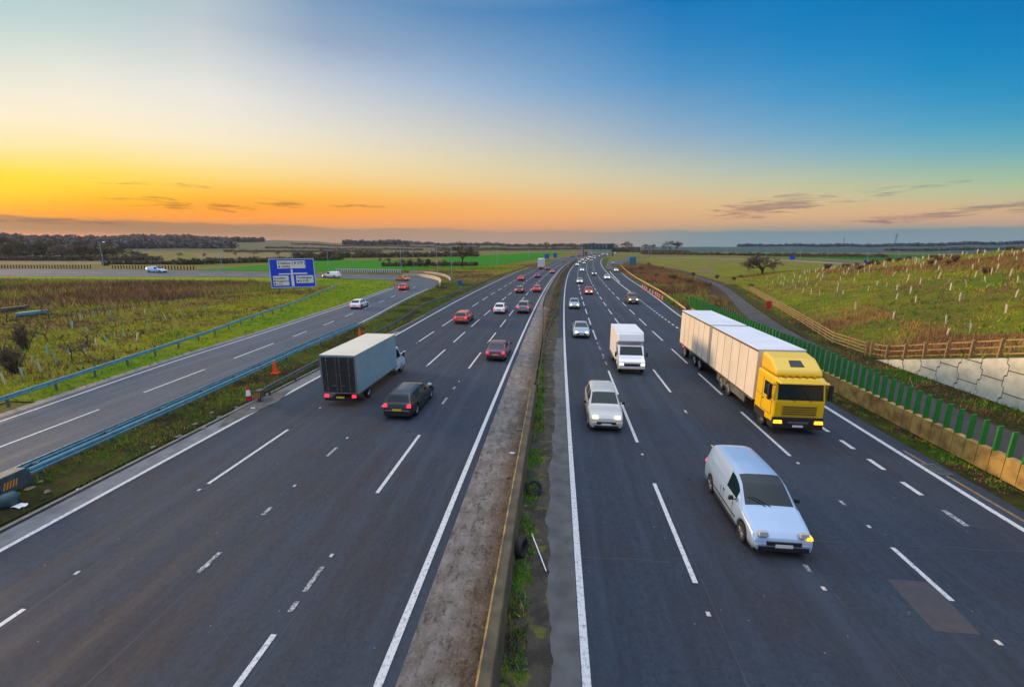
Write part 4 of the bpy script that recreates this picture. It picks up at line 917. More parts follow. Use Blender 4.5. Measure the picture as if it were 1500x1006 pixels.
# bushes on the embankment and bank (russet)
for i, (a, b, h) in enumerate([(960, 408, 2.2), (985, 412, 2.4), (1010, 418, 2.2), (940, 398, 2.4), (925, 391, 2.4), (1035, 424, 2.0), (1015, 405, 1.8), (1085, 408, 1.6), (1075, 411, 1.4), (1150, 411, 1.7), (970, 396, 2.0), (950, 390, 2.2), (1100, 423, 1.5), (1120, 420, 1.5), (1050, 408, 1.5)]):
    x, y = P(a, b); tree('bush', x, y, h, 'low russet bare bush on the rough bank right of the motorway', 'bush', 'russet bushes on the right hand bank', seed=61 + i % 2, m=M_TWIGR, sx=1.5, name='bush')
r = random.Random(5)
for i in range(70):
    yy = r.uniform(50, 130); x = FX(yy) + r.uniform(20, 62); 
    tree('bush', x, yy, r.uniform(1.0, 2.0), 'low brown bush among the tree guards high on the embankment', 'bush', 'brown bushes high on the embankment', z=MH(x, yy), seed=61 + i % 2, m=M_TWIGR, sx=1.5, name='bush')

# ------------------------------------------------------------------ tree guards
gq = MB(); gq.lathe([(.055, 0), (.06, .6), (.055, .75)], n=7); gq.bar((.07, 0, 0), (.07, 0, .85), .018, n=4)
g0 = None
def guard(x, y, z, m, label, grp, s=1.):
    global g0
    if g0 is None: g0 = gq.build('tree_guard', M_GUARD); o = g0; o.data.materials[0] = M_GUARD
    else: o = g0.copy(); COL.objects.link(o)
    o.location = (x, y, z); o.rotation_euler = (R(r.gauss(0, 6)), R(r.gauss(0, 8)), r.uniform(0, 6)); o.scale = (s, s, s)
    o.material_slots[0].link = 'OBJECT'; o.material_slots[0].material = m; tag(o, label, 'tree guard', grp)
n = 0
for col in range(26):                     # planted in lines running up the bank
    y0 = 36 + col * 3.9
    for k in range(22):
        if r.random() < .36: continue
        d = 6 + k * 2.5 + r.uniform(-.35, .35); yy = y0 + k * .55 + r.uniform(-.3, .3) + (1.2 * math.sin(k * .5 + col)); x = FX(yy) + d
        if n < 290 and not (yy > 125 or (col < 2 and k > 12)): guard(x, yy, MH(x, yy) + .02, M_GUARD, 'small pale tree guard tube standing on the grassy embankment', 'tree guards on the embankment', r.uniform(.95, 1.3)); n += 1
for (a, b) in [(8, 563), (34, 553), (60, 545), (83, 532), (47, 533), (105, 478), (128, 487), (119, 470), (106, 482), (142, 508), (157, 502), (169, 498), (182, 493), (218, 480), (162, 465), (230, 457), (244, 469), (288, 459), (105, 522), (126, 518), (70, 520), (5, 525), (55, 497), (138, 464), (200, 500), (212, 462), (265, 460), (300, 455)]:
    x, y = P(a, b); guard(x, y, 0, M_GUARDG if r.random() < .6 else M_GUARD, 'pale tree guard tube in the planting behind the long crash barrier', 'tree guards in the left planting', r.uniform(.9, 1.3))
# line of dark posts in the scrub on the left
root = empty('post_fence', (-64, 52, 0)); tag(root, 'line of dark wooden posts with wire crossing the scrub towards the blue sign', 'fence')
pm = None; pts = [(-63, 50), (-64.5, 58), (-66, 68), (-68.5, 80), (-69.5, 92), (-66, 100)]; q = smooth_path(pts, 8)
for i, (x, y) in enumerate(q):
    if pm is None: b_ = MB(); b_.bar((0, 0, 0), (0, 0, 1.35), .06, .05, 6); pm = b_.build('post', M_WOODD, root); o = pm
    else: o = pm.copy(); COL.objects.link(o); o.parent = root
    o.location = (x + 64, y - 52, 0)
for h in (.5, .9, 1.25):
    b_ = MB(); b_.sweep([(x + 64, y - 52, h) for x, y in q], [(0, 0), (0, .015), (.015, .015), (.015, 0)], close=True); b_.build('wire', M_STEELD, root)

# ------------------------------------------------------------------ vehicles
PAINTS = {}
def paint(name, c, rough=.28):
    k = 'paint_' + name
    if k not in PAINTS: PAINTS[k] = mat(k, c, rough, .15, coat=.6)
    return PAINTS[k]
SHAPES = {  # length, width, height, belt, profile (fraction from the nose, height), cabin start, cabin end, side glass, rear overhang
 'hatchback': (4.15, 1.74, 1.46, .93, [(0, .50), (.012, .64), (.05, .74), (.15, .84), (.25, .93), (.29, 1.0), (.43, 1.40), (.52, 1.46), (.70, 1.45), (.84, 1.38), (.95, .98), (.975, .90), (.99, .8), (1, .55)], .30, .86),
 'saloon': (4.6, 1.80, 1.43, .93, [(0, .48), (.012, .62), (.05, .70), (.14, .80), (.27, .91), (.30, .97), (.44, 1.38), (.52, 1.43), (.64, 1.42), (.72, 1.34), (.84, 1.04), (.87, 1.01), (.965, .98), (.985, .88), (1, .55)], .31, .80),
 'estate': (4.7, 1.82, 1.48, .95, [(0, .48), (.012, .62), (.05, .71), (.14, .82), (.26, .93), (.29, .99), (.42, 1.41), (.50, 1.48), (.78, 1.47), (.90, 1.41), (.965, 1.0), (.98, .92), (.992, .8), (1, .55)], .30, .92),
 'suv': (4.6, 1.88, 1.70, 1.08, [(0, .55), (.012, .75), (.045, .90), (.12, 1.0), (.24, 1.08), (.275, 1.15), (.40, 1.62), (.48, 1.70), (.78, 1.69), (.89, 1.62), (.955, 1.18), (.975, 1.08), (.99, .9), (1, .6)], .28, .90),
 'mpv': (4.8, 1.94, 1.84, 1.06, [(0, .50), (.012, .66), (.05, .80), (.12, .92), (.19, 1.02), (.23, 1.10), (.36, 1.62), (.44, 1.76), (.60, 1.80), (.88, 1.78), (.955, 1.70), (.985, 1.30), (.995, .9), (1, .6)], .235, .50)}
def vehicle_meshes(kind):
    L, W, H, belt, prof, c0, c1 = SHAPES[kind]; ws = (.185, .80) if kind != 'mpv' else (.175, .80); wr = .335 if kind not in ('suv',) else .37
    ts = sorted(set([p[0] for p in prof] + list(np.linspace(0, 1, 57)) + [c0, c1, c0 + .012, c1 - .012, .002, .006, .998, .56, .578] + [w_ + s_ for w_ in ws for s_ in np.array([-1, -.99, -.8, -.5, 0, .5, .8, .99, 1]) * (wr + .05) / L]))
    px_ = [p[0] for p in prof]; pz = [p[1] for p in prof]; HW = W / 2; rings = []; info = []
    for t in ts:
        top = float(np.interp(t, px_, pz)); top = .5 * top + .25 * float(np.interp(t - .012, px_, pz)) + .25 * float(np.interp(t + .012, px_, pz)) if .02 < t < .98 else top
        e = 2 * t - 1; hw = HW * (1 - .085 * abs(e) ** 3.2 - (.06 * max(0, abs(e) - .93) / .07)) ; zb = .24 if abs(e) < .96 else .30
        for w_ in ws:
            dx = abs(t - w_) * L
            if dx < wr + .05: zb = max(zb, math.sqrt(max((wr + .05) ** 2 - dx * dx, 0)) + .33)
        bl = min(belt * (.985 + .03 * t), top - .015); g = max(top - bl, .015); gf = min(g / (H - belt), 1)
        zb = min(zb, bl - .08)
        y = L / 2 - t * L
        pts = [(hw - .16, zb), (hw - .035, zb), (hw - .005, max(zb + .06, .42)), (hw, max(zb + .10, .60)), (hw - .015, max(zb + .13, bl - .09)), (hw - .055, bl),
               (hw - .075 - .0 * gf, bl + .06 * gf + .004), (hw - .09 - .15 * gf, bl + g * .86), (hw - .17 - .16 * gf, bl + g * .975), (hw * .45, bl + g * 1.0 + .010), (0, bl + g + .016)]
        rings.append([(x, y, z) for x, z in pts]); info.append((t, top, gf))
    npn = 11; V = []; 
    for rg in rings: V += rg
    for rg in rings: V += [(-x, y, z) for x, y, z in rg]
    off = len(rings) * npn; body = []; gl = {'windscreen': [], 'rear_window': [], 'side_window': [], 'side_window2': []}
    for i in range(len(rings) - 1):
        t = (info[i][0] + info[i + 1][0]) / 2; gf = (info[i][2] + info[i + 1][2]) / 2; slope = (info[i + 1][1] - info[i][1]) / max(info[i + 1][0] - info[i][0], 1e-6) / L
        for j in range(npn - 1):
            a, b, c, d = i * npn + j, i * npn + j + 1, (i + 1) * npn + j + 1, (i + 1) * npn + j
            dest = None
            if j >= 8 and gf > .12 and gf < .93 and slope > .25: dest = 'windscreen'
            elif j >= 8 and gf > .12 and gf < .93 and slope < -.25 and t > .6 and kind != 'mpv': dest = 'rear_window'
            elif j == 6 and c0 + .07 < t < c1 and gf > .5 and not (.56 <= t <= .578): dest = 'side_window'
            if j == 6 and kind != 'mpv' and abs(t - (c1 - .09)) < .012: dest = None
            f1 = (a, b, c, d); f2 = (a + off, d + off, c + off, b + off)
            if dest == 'side_window': gl['side_window'].append(f1); gl['side_window2'].append(f2)
            elif dest: gl[dest] += [f1, f2]
            else: body += [f1, f2]
    # end caps
    for k_, fl in ((0, 1), (len(rings) - 1, 0)):
        R_ = [k_ * npn + j for j in range(npn)] + [off + k_ * npn + j for j in range(npn - 2, -1, -1)]
        body.append(tuple(R_ if fl else reversed(R_)))
    def mk(name, faces):
        used = sorted(set(i for f in faces for i in f)); mp = {u: k for k, u in enumerate(used)}
        me = bpy.data.meshes.new(name); me.from_pydata([V[u] for u in used], [], [tuple(mp[i] for i in f) for f in faces]); me.polygons.foreach_set('use_smooth', [len(f) < 5 for f in faces]); me.update(); return me
    return dict(L=L, W=W, H=H, belt=belt, ws=ws, wr=wr, body=mk('body', body), **{k: mk('glass', v) for k, v in gl.items() if v})
def part(name, me, m, root):
    o = bpy.data.objects.new(name, me); COL.objects.link(o); o.parent = root
    if m: me.materials.clear(); me.materials.append(m)
    return o
VP = {}
def wheel(root, x, y, r_, w_=.2):
    m = MB(); m.lathe([(r_ * .62, -w_ / 2), (r_ * .93, -w_ / 2), (r_, -w_ * .32), (r_, w_ * .32), (r_ * .93, w_ / 2), (r_ * .62, w_ / 2)], n=22, axis='x'); o = m.build('wheel', M_TYRE, root, (x, y, r_), smooth=False)
    m = MB(); s_ = 1 if x > 0 else -1; a = s_ * w_ * .42
    for k in range(7):
        t = k * 2 * math.pi / 7; m.bar((a, math.cos(t) * r_ * .14, math.sin(t) * r_ * .14), (a, math.cos(t) * r_ * .6, math.sin(t) * r_ * .6), r_ * .09, r_ * .06, 4)
    m.lathe([(0.001, a * .9), (r_ * .16, a * 1.05), (r_ * .16, a * .6)], n=10, axis='x'); m.lathe([(r_ * .64, a * 1.02), (r_ * .57, a * 1.02), (r_ * .57, a * .2), (.001, a * .2)], n=22, axis='x')
    m.build('rim', M_RIM, o)
def car_proto(kind, lights):
    key = (kind, lights)
    if key in VP: return VP[key]
    if (kind, 'm') not in VP: VP[(kind, 'm')] = vehicle_meshes(kind)
    D = VP[(kind, 'm')]; L, W, H, belt = D['L'], D['W'], D['H'], D['belt']; root = empty('parked_prototype')
    b = part('body', D['body'].copy(), paint('grey', (.2, .2, .2)), root)
    for k in ('windscreen', 'rear_window', 'side_window', 'side_window2'):
        if k in D: part('side_window' if k == 'side_window2' else k, D[k].copy(), M_GLASS, root)
    for s_ in (1, -1):
        for w_ in D['ws']: wheel(root, s_ * (W / 2 - .115), L / 2 - w_ * L, D['wr'] - .015)
        hz = belt - .24; q = MB(); q.box(s_ * (W / 2 - .36) - .15, s_ * (W / 2 - .36) + .15, L / 2 - .26, L / 2 - .012, hz - .08, hz + .07, 0, (.03, .10, .04)); q.build('headlight', lights, root, bevel=.02)
        tz = belt - .12 if kind != 'estate' else belt - .08; q = MB(); q.box(s_ * (W / 2 - .22) - .12, s_ * (W / 2 - .22) + .12, -L / 2 - .012, -L / 2 + .22, tz - .10, tz + .07, 0, (.03, .05, 0)); q.build('tail_light', M_TAIL, root, bevel=.02)
        q = MB(); q.box(s_ * (W / 2 + .02) - (.0 if s_ > 0 else .18), s_ * (W / 2 + .02) + (.18 if s_ > 0 else 0), L * (.5 - .335), L * (.5 - .335) + .10, belt + .0, belt + .15, 0, (.02, .01, .01)); q.box(s_ * (W / 2 - .05) - .08, s_ * (W / 2 - .05) + .08, L * (.5 - .33), L * (.5 - .33) + .05, belt - .0, belt + .04); q.build('wing_mirror', M_BLACK, root, bevel=.02)
        q = MB(); q.box(s_ * (W / 2 - .012) - .02, s_ * (W / 2 - .012) + .02, -.15, .02, belt - .14, belt - .11)
        if kind != 'mpv': q.box(s_ * (W / 2 - .012) - .02, s_ * (W / 2 - .012) + .02, -1.1, -.95, belt - .14, belt - .11)
        q.build('door_handle', M_BLACK, root)
        q = MB(); q.box(s_ * (W / 2 - .03) - .02, s_ * (W / 2 - .03) + .02, L * (.5 - .69), L * (.5 - .29), .215, .31); q.build('sill', M_BLACK, root)
    q = MB(); q.box(-W * .27, W * .27, L / 2 - .10, L / 2 + .008, .46, .60); q.box(-W * .34, W * .34, L / 2 - .10, L / 2 + .004, .30, .40); q.build('grille', M_BLACK, root, bevel=.01)
    q = MB(); q.box(-.26, .26, L / 2 - .02, L / 2 + .020, .41, .52); q.build('number_plate', M_PLW, root)
    q = MB(); q.box(-.26, .26, -L / 2 - .022, -L / 2 + .02, .56, .67); q.build('number_plate', M_PLY, root)
    q = MB(); q.box(-W * .38, W * .38, -L / 2 - .006, -L / 2 + .1, .27, .40); q.build('rear_bumper', M_BLACK, root, bevel=.01)
    q = MB(); q.box(-W / 2 + .14, W / 2 - .14, -L / 2 + .15, L / 2 - .15, .17, .34); q.build('underbody_shade_plate', M_BLACK, root)  # floor plate added in black to deepen the shade underneath
    q = MB(); hw_ = W / 2
    for s_ in (1, -1):
        for yy in (L * (.5 - .345), L * (.5 - .569), L * (.5 - .74)):
            if kind == 'mpv' and yy < -.5: yy = -L * .02
            q.box(s_ * (hw_ - .02) - .021, s_ * (hw_ - .02) + .021, yy - .006, yy + .006, .36, belt - .12)
        q.box(s_ * (hw_ - .02) - .024, s_ * (hw_ - .02) + .026, -L * .22, L * .22, .50, .55)
    q.build('door_seams', M_BLACK, root)
    VP[key] = root; VP[(key, 'used')] = False; return root
def place(root, x, y, rz, name, label, cat, group=None, pm=None, used=None):
    root.location = (x, y, .006); root.rotation_euler = (0, 0, rz); root.name = name
    for k in ('group',):
        if k in root: del root[k]
    tag(root, label, cat, group)
    if pm:
        for ch in root.children:
            if ch.name.split('.')[0] in ('body',): ch.material_slots[0].link = 'OBJECT'; ch.material_slots[0].material = pm
    return root
def CY(px, py, L=4.6): return P(px, py)[1] + L / 2
M_OFF = mat('head_lamp_clear', (.35, .36, .38), .2)
def car(kind, col, off, y, label, to=1, lights=None, name=None, curve=True, rz=None, x=None, cat='car', group=None):
    lights = lights or (M_HEAD if to < 0 else M_OFF); p = car_proto(kind, lights); key = (kind, lights)
    o = p if not VP[(key, 'used')] else copy_tree(p); VP[(key, 'used')] = True
    X = (off + S(y)) if x is None else x; h_ = heading(y) if rz is None else rz
    return place(o, X, y, h_ + (0 if to > 0 else math.pi), name or {'hatchback': 'hatchback_car', 'saloon': 'saloon_car', 'estate': 'estate_car', 'suv': 'off_road_car', 'mpv': 'panel_van'}[kind], label, cat, group, col)
WH = paint('white', (.78, .79, .82)); SILV = paint('silver', (.46, .48, .51)); GREY = paint('mid_grey', (.16, .17, .19)); DARK = paint('dark', (.020, .022, .028)); RED = paint('red', (.60, .012, .018)); DRED = paint('dark_red', (.16, .015, .02))
BRN = paint('brown', (.085, .05, .035)); BLU = paint('dark_blue', (.03, .035, .15)); GOLD = paint('pale_gold', (.46, .46, .43)); RORG = paint('lamp_glow_red', (.48, .055, .045)); ORG = paint('orange', (.55, .16, .03)); SBL = paint('silver_blue', (.32, .40, .46)); DGR = paint('dark_green_grey', (.06, .085, .08)); PURP = paint('plum', (.12, .025, .07))
# left carriageway, seen from behind
car('estate', DARK, -8.75, CY(577, 615), 'black estate car beside the box lorry with red tail lights lit', name='estate_car')
car('saloon', PURP, -5.05, CY(722, 530), 'plum coloured saloon alone in the lane beside the central reserve, red lights glowing')
car('estate', RORG, -12.2, CY(673, 475), 'estate car, red with lamp glow, in the second lane, left of the white hatchback', name='estate_car')  # tail lamps' red glow put into the whole body paint
car('hatchback', WH, -8.55, CY(726, 460.5), 'white hatchback in the third lane between the red estate and the dark grey car')
car('suv', GREY, -5.1, CY(767, 459.5), 'dark grey off-road car close to the central reserve next to the white hatchback')
car('hatchback', BRN, -8.65, CY(758, 430), 'dark brown hatchback in the third lane left of the red car')
car('hatchback', RED, -5.15, CY(786, 428.5), 'bright red hatchback in the lane nearest the central reserve')
car('saloon', RED, -12.35, 129, 'red saloon farther ahead in the second lane, left of the blue car')
car('saloon', BLU, -8.7, 142, 'small dark blue saloon in the third lane well behind the white lorry')
car('hatchback', DRED, -9.0, 191, 'tiny dark red car just right of the distant white lorry')
car('hatchback', GREY, -5.2, 166, 'distant grey hatchback near the central reserve to the right of the white lorry')
# right carriageway, coming towards the camera
VAN = car('mpv', paint('white_sky_tint', (.29, .41, .58)), 7.32, CY(1160, 820, 4.8), 'large bluish white panel van nearest the camera coming along the middle lanes', to=-1, lights=M_OFF, name='panel_van', cat='van')  # blue sky reflection put into this white van's paint
def van_details(o):
    L = 4.8; W = 1.94
    q = MB(); q.box(.50, .86, L / 2 - .16, L / 2 + .0, .56, .63); q.build('indicator', M_AMB, o, bevel=.01) if 0 else None
    for s_, m_ in ((-1, M_AMB),): q = MB(); q.box(s_ * .74 - .10, s_ * .74 + .10, L / 2 - .20, L / 2 - .0, .70, .80, 0, (.02, .03, .02)); q.build('indicator', m_, o, bevel=.01)
    for s_ in (-1, 1): q = MB(); q.bar((s_ * .08 + .05, 1.30, 1.135), (s_ * .08 + .60 * (1 if s_ > 0 else 1) - .05, 1.06, 1.34), .012, .010, 5); q.build('wiper', M_BLACK, o)
    q = MB(); q.box(-W * .40, W * .40, L / 2 - .14, L / 2 + .012, .26, .44, 0, (.02, 0, 0)); q.build('bumper', M_BLACK, o, bevel=.02)
van_details(VAN)
car('suv', GOLD, 2.85, CY(893, 634), 'silver off-road car with yellow headlights, nearest in the lane beside the central verge', to=-1)
car('saloon', SBL, 2.75, CY(849, 496), 'silver-blue saloon following the silver off-road car, yellow headlights on', to=-1)
car('hatchback', SBL, 2.55, CY(843, 453, 4.1), 'silver-blue hatchback third in the lane beside the central reserve', to=-1)
car('hatchback', RED, 5.9, CY(863, 432, 4.1), 'red hatchback with headlights on coming in the second lane', to=-1)
car('suv', BRN, 12.75, CY(929, 446), 'dark brown off-road car alone in the outer lane near the pale barrier', to=-1)
car('hatchback', SILV, 4.6, 120, 'pale car with bright headlights right behind the red one', to=-1, lights=M_HEADW)
car('saloon', WH, 5.9, 180, 'small white saloon with bright headlights in the queue beyond the red car', to=-1, lights=M_HEADW)
car('suv', DGR, 9.9, 154, 'dark green-grey car with headlights on in the third lane, left of the white car', to=-1, lights=M_HEADW)
car('saloon', WH, 13.1, 136, 'white saloon in the outer lane just before the slip road joins', to=-1, lights=M_HEADW)
car('hatchback', WH, 0, 180, 'white hatchback, nearer of two cars on the joining slip road', to=-1, lights=M_HEADW, x=25.0, rz=-.09)
car('hatchback', DARK, 0, 268, 'dark hatchback, farther of two cars on the joining slip road', to=-1, lights=M_HEADW, x=35.2, rz=-.13)
car('saloon', WH, 2.9, 236, 'small white saloon far away in the lane beside the central reserve', to=-1, lights=M_HEADW)
far = [(2.7, 285, 'hatchback', SILV), (6.1, 262, 'saloon', GOLD), (6.2, 300, 'suv', DARK), (2.6, 330, 'saloon', WH), (9.5, 320, 'hatchback', GREY), (6.0, 345, 'hatchback', WH), (2.8, 372, 'suv', RED), (9.6, 390, 'saloon', SILV), (6.1, 402, 'hatchback', GOLD), (2.7, 425, 'saloon', WH), (6.2, 455, 'suv', GREY), (2.7, 480, 'hatchback', DARK), (9.7, 470, 'saloon', WH), (13, 560, 'hatchback', WH), (9.6, 600, 'suv', SILV), (6.1, 560, 'saloon', GOLD), (2.8, 620, 'hatchback', WH), (13, 680, 'suv', WH)]
for off, yy, k, c in far: car(k, c, off, yy, 'tiny distant car with headlights on in the queue below the gantry', to=-1, lights=M_HEAD if yy % 2 else M_HEADW, group='distant cars queueing towards the gantry')
for off, yy, c in [(-8.8, 300, DRED), (-5.2, 380, GREY)]: car('hatchback', c, off, yy, 'tiny distant %s car near the crest of the left carriageway' % ('dark red' if c is DRED else 'grey'))
# slip road and junction road at the left
car('hatchback', WH, 0, 67, 'white hatchback with red lights driving up the left slip road', x=-31.2, rz=R(3), name='hatchback_car')
car('hatchback', RED, 0, 97, 'red hatchback entering the bend of the left slip road', x=-34.2, rz=R(6))
car('saloon', ORG, 0, 123.5, 'orange car turning round the bend of the left slip road', x=-44, rz=R(62))
def van_small(x, y, rz, col, label, stripe=None):
    o = car('mpv', col, 0, y, label, x=x, rz=rz, name='panel_van', cat='van'); o.scale = (1.08, 1.2, 1.15); return o
x, y = P(486, 407); van_small(x, y, R(80), WH, 'small white van on the junction road right of the blue sign')
o = van_small(*P(230, 399.5), R(-90), paint('sky_blue_white', (.50, .66, .85)), 'pale blue and white van far off on the junction road at the left'); o.scale = (1.25, 1.45, 1.35)

def lorry(name, label, x, y, rz, box_len, bw, bh, zf, bodym, cabm, cab_len=1.9, cab_h=2.1, luton=False, front_lamps=M_HEAD, roofm=None, door=None):
    """rigid box lorry, nose at local y = +total/2"""
    tot = box_len + cab_len; root = empty(name, (x, y, .006), rz); tag(root, label, 'lorry'); yb = -tot / 2; yf = tot / 2; hb = bw / 2; cw = min(hb - .08, 1.02)
    m = MB(); m.box(-hb, hb, yb, yb + box_len, zf, bh); m.build('cargo_box', bodym, root, bevel=.03)
    m = MB(); m.box(-hb - .008, hb + .008, yb - .008, yb + box_len + .008, bh - .015, bh + .035); m.build('box_roof', roofm or bodym, root, bevel=.015)
    m = MB()
    for s_ in (-1, 1):
        m.box(s_ * (hb + .006) - .02, s_ * (hb + .006) + .02, yb + .01, yb + box_len, zf - .06, zf + .03); m.box(s_ * (hb - .03) - .04, s_ * (hb - .03) + .035, yb - .014, yb + .03, zf, bh)
    m.build('box_trim', M_RIM, root)
    m = MB(); m.box(-hb + .1, hb - .1, yb - .016, yb + .02, zf + .08, bh - .1); m.build('rear_door', door or bodym, root)
    m = MB()
    for z in np.linspace(zf + .35, bh - .35, 6): m.box(-hb + .1, hb - .1, yb - .022, yb - .012, z - .012, z + .012)
    lk = MB()
    for xx in (-hb * .62, -.12, .12, hb * .62):
        lk.bar((xx, yb - .045, zf + .05), (xx, yb - .045, bh - .08), .018, n=6)
        for z in (zf + .3, (zf + bh) / 2, bh - .3): lk.box(xx - .05, xx + .05, yb - .05, yb - .018, z - .03, z + .03)
    for z in (zf + .5,): lk.box(-.42, -.14, yb - .07, yb - .045, z, z + .035); lk.box(.14, .42, yb - .07, yb - .045, z, z + .035)
    lk.build('door_bars', M_RIM, root)
    m.build('door_slats', M_BLACK, root)
    # cab with bonnet
    prof = [(yf - cab_len, .42), (yf - .02, .42), (yf, .55), (yf - .02, 1.0), (yf - .22, 1.12), (yf - cab_len * .36, 1.30), (yf - cab_len * .66, cab_h), (yf - cab_len, cab_h)]
    m = MB(); n = len(prof); m.v = [(-cw, a, b) for a, b in prof] + [(cw, a, b) for a, b in prof]
    m.f = [tuple(range(n - 1, -1, -1)), tuple(range(n, 2 * n))] + [(i, (i + 1) % n, n + (i + 1) % n, n + i) for i in range(n)]; m.mi = [0] * len(m.f); m.build('cab', cabm, root, bevel=.05, seg=3)
    a0, b0, a1, b1 = yf - cab_len * .36, 1.30, yf - cab_len * .66, cab_h; dn = Vector((0, b1 - b0, a0 - a1)).normalized()
    def wp(t, o_=.012): return (a0 + (a1 - a0) * t + dn.y * o_, b0 + (b1 - b0) * t + dn.z * o_)
    m = MB(); p0, p1 = wp(.10), wp(.90); m.quad((-cw + .10, *p0), (cw - .10, *p0), (cw - .16, *p1), (-cw + .16, *p1)); m.build('windscreen', M_GLASS, root)
    for s_ in (-1, 1):
        m = MB(); xx = s_ * (cw + .006); m.quad((xx, yf - cab_len * .48, 1.32), (xx, yf - cab_len * .94, 1.32), (xx, yf - cab_len * .94, cab_h - .16), (xx, yf - cab_len * .70, cab_h - .16)); m.build('side_window', M_GLASS, root)
        m = MB(); m.box(s_ * (cw - .18) - .15, s_ * (cw - .18) + .15, yf - .10, yf + .02, .74, .92, 0, (.02, 0, .03)); m.build('headlight', front_lamps, root, bevel=.02)
        m = MB(); m.box(s_ * (cw + .20) - .07, s_ * (cw + .20) + .07, yf - cab_len * .42, yf - cab_len * .42 + .09, 1.25, 1.62); m.box(s_ * (cw + .08) - .1, s_ * (cw + .08) + .1, yf - cab_len * .42, yf - cab_len * .42 + .03, 1.38, 1.42); m.build('wing_mirror', M_BLACK, root, bevel=.02)
        m = MB(); m.box(s_ * (hb - .25) - .12, s_ * (hb - .25) + .12, yb - .04, yb + .04, .62, .78); m.build('tail_light', M_TAIL, root, bevel=.01)
        for yy in (yf - .75, yb + box_len * .28): wheel(root, s_ * (cw - .12), yy, .37, .24)
    m = MB(); m.box(-cw * .6, cw * .6, yf - .02, yf + .012, .66, .86); m.build('grille', M_BLACK, root, bevel=.01)
    m = MB(); m.box(-.26, .26, yf + .0, yf + .02, .50, .61); m.build('number_plate', M_PLW, root)
    m = MB(); m.box(-.6, .6, yb + .1, yf - .2, .42, .62); m.box(-hb + .1, hb - .1, yb - .02, yb + .12, .40, .55); m.build('chassis', M_BLACK, root)
    m = MB(); m.box(-.26, .26, yb - .045, yb - .02, .56, .67); m.build('number_plate', M_PLY, root)
    if luton:
        m = MB(); m.v = [(-hb, yb + box_len - .01, cab_h + .06), (hb, yb + box_len - .01, cab_h + .06), (hb, yb + box_len - .01, bh), (-hb, yb + box_len - .01, bh), (-hb + .08, yb + box_len + .75, cab_h + .35), (hb - .08, yb + box_len + .75, cab_h + .35), (hb - .1, yb + box_len + .45, bh - .02), (-hb + .1, yb + box_len + .45, bh - .02)]
        m.f = [(0, 1, 5, 4), (1, 2, 6, 5), (2, 3, 7, 6), (3, 0, 4, 7), (4, 5, 6, 7)]; m.mi = [0] * 5; m.build('overcab_nose', bodym, root, bevel=.06, seg=3)
    return root
CREAM = mat('cream_panel', (.62, .58, .47), .5, col2=(.55, .51, .40), scale=.8); WPAN = mat('white_panel', (.74, .74, .74), .4, col2=(.66, .66, .67), scale=.8)
BLP = mat('grey_blue_panel', (.22, .34, .40), .5, col2=(.18, .29, .35), scale=.9); DRK = mat('dark_rear_door', (.020, .020, .018), .7, col2=(.035, .032, .026), scale=2)
y = P(505, 596)[1] + 4.3; lorry('box_lorry', 'grey-blue box lorry with cream roof and dark open-looking rear, beside the black estate car', -12.95 + S(y), y, heading(y), 6.6, 2.25, 3.25, .85, BLP, paint('pale_blue', (.50, .66, .74)), 2.0, 2.15, roofm=CREAM, door=DRK)
y = P(925, 549)[1] + 2.85; lorry('luton_van', 'white box van with yellow headlights ahead of the yellow lorry, body higher than its cab', 5.95 + S(y), y, heading(y) + math.pi, 3.9, 2.12, 2.95, .75, WPAN, WH, 1.75, 2.05, luton=True)
y = 199; lorry('box_lorry', 'distant tall white box lorry in the second lane of the left carriageway', -12.4 + S(y), y, heading(y), 8, 2.5, 4.6, 1., mat('bright_white_panel', (.8, .8, .8), .5), WH, 1.6, 2.6)
y = 452; lorry('box_lorry', 'far yellow box lorry near the crest of the left carriageway', -16.2 + S(y), y, heading(y), 8, 2.5, 4.2, 1., mat('yellow_panel', (.6, .42, .06), .5), WH, 1.6, 2.6)
y = 482; lorry('box_lorry', 'far pale purple and white box lorry beside the yellow one near the crest', -12.3 + S(y), y, heading(y), 8, 2.5, 4.2, 1., mat('lilac_panel', (.42, .33, .52), .5), WH, 1.6, 2.6)
y = 520; lorry('box_lorry', 'far dark red box lorry right of the pale purple one near the crest', -9.0 + S(y), y, heading(y), 8, 2.5, 4.2, 1., mat('maroon_panel', (.22, .04, .05), .5), WH, 1.6, 2.6)
y = 540; lorry('box_lorry', 'far silver box lorry, rightmost of the lorries near the crest', -5.4 + S(y), y, heading(y), 8, 2.5, 4.2, 1., mat('silver_panel', (.5, .55, .58), .5), WH, 1.6, 2.6)
x, y = P(829, 369.5, 0); lorry('box_lorry', 'far pink and white lorry standing left of the yellow one beside the green field', -30 + S(560), 560, heading(560), 6, 2.5, 4.6, 1., mat('pink_panel', (.65, .42, .38), .5), WH, 1.6, 2.6)

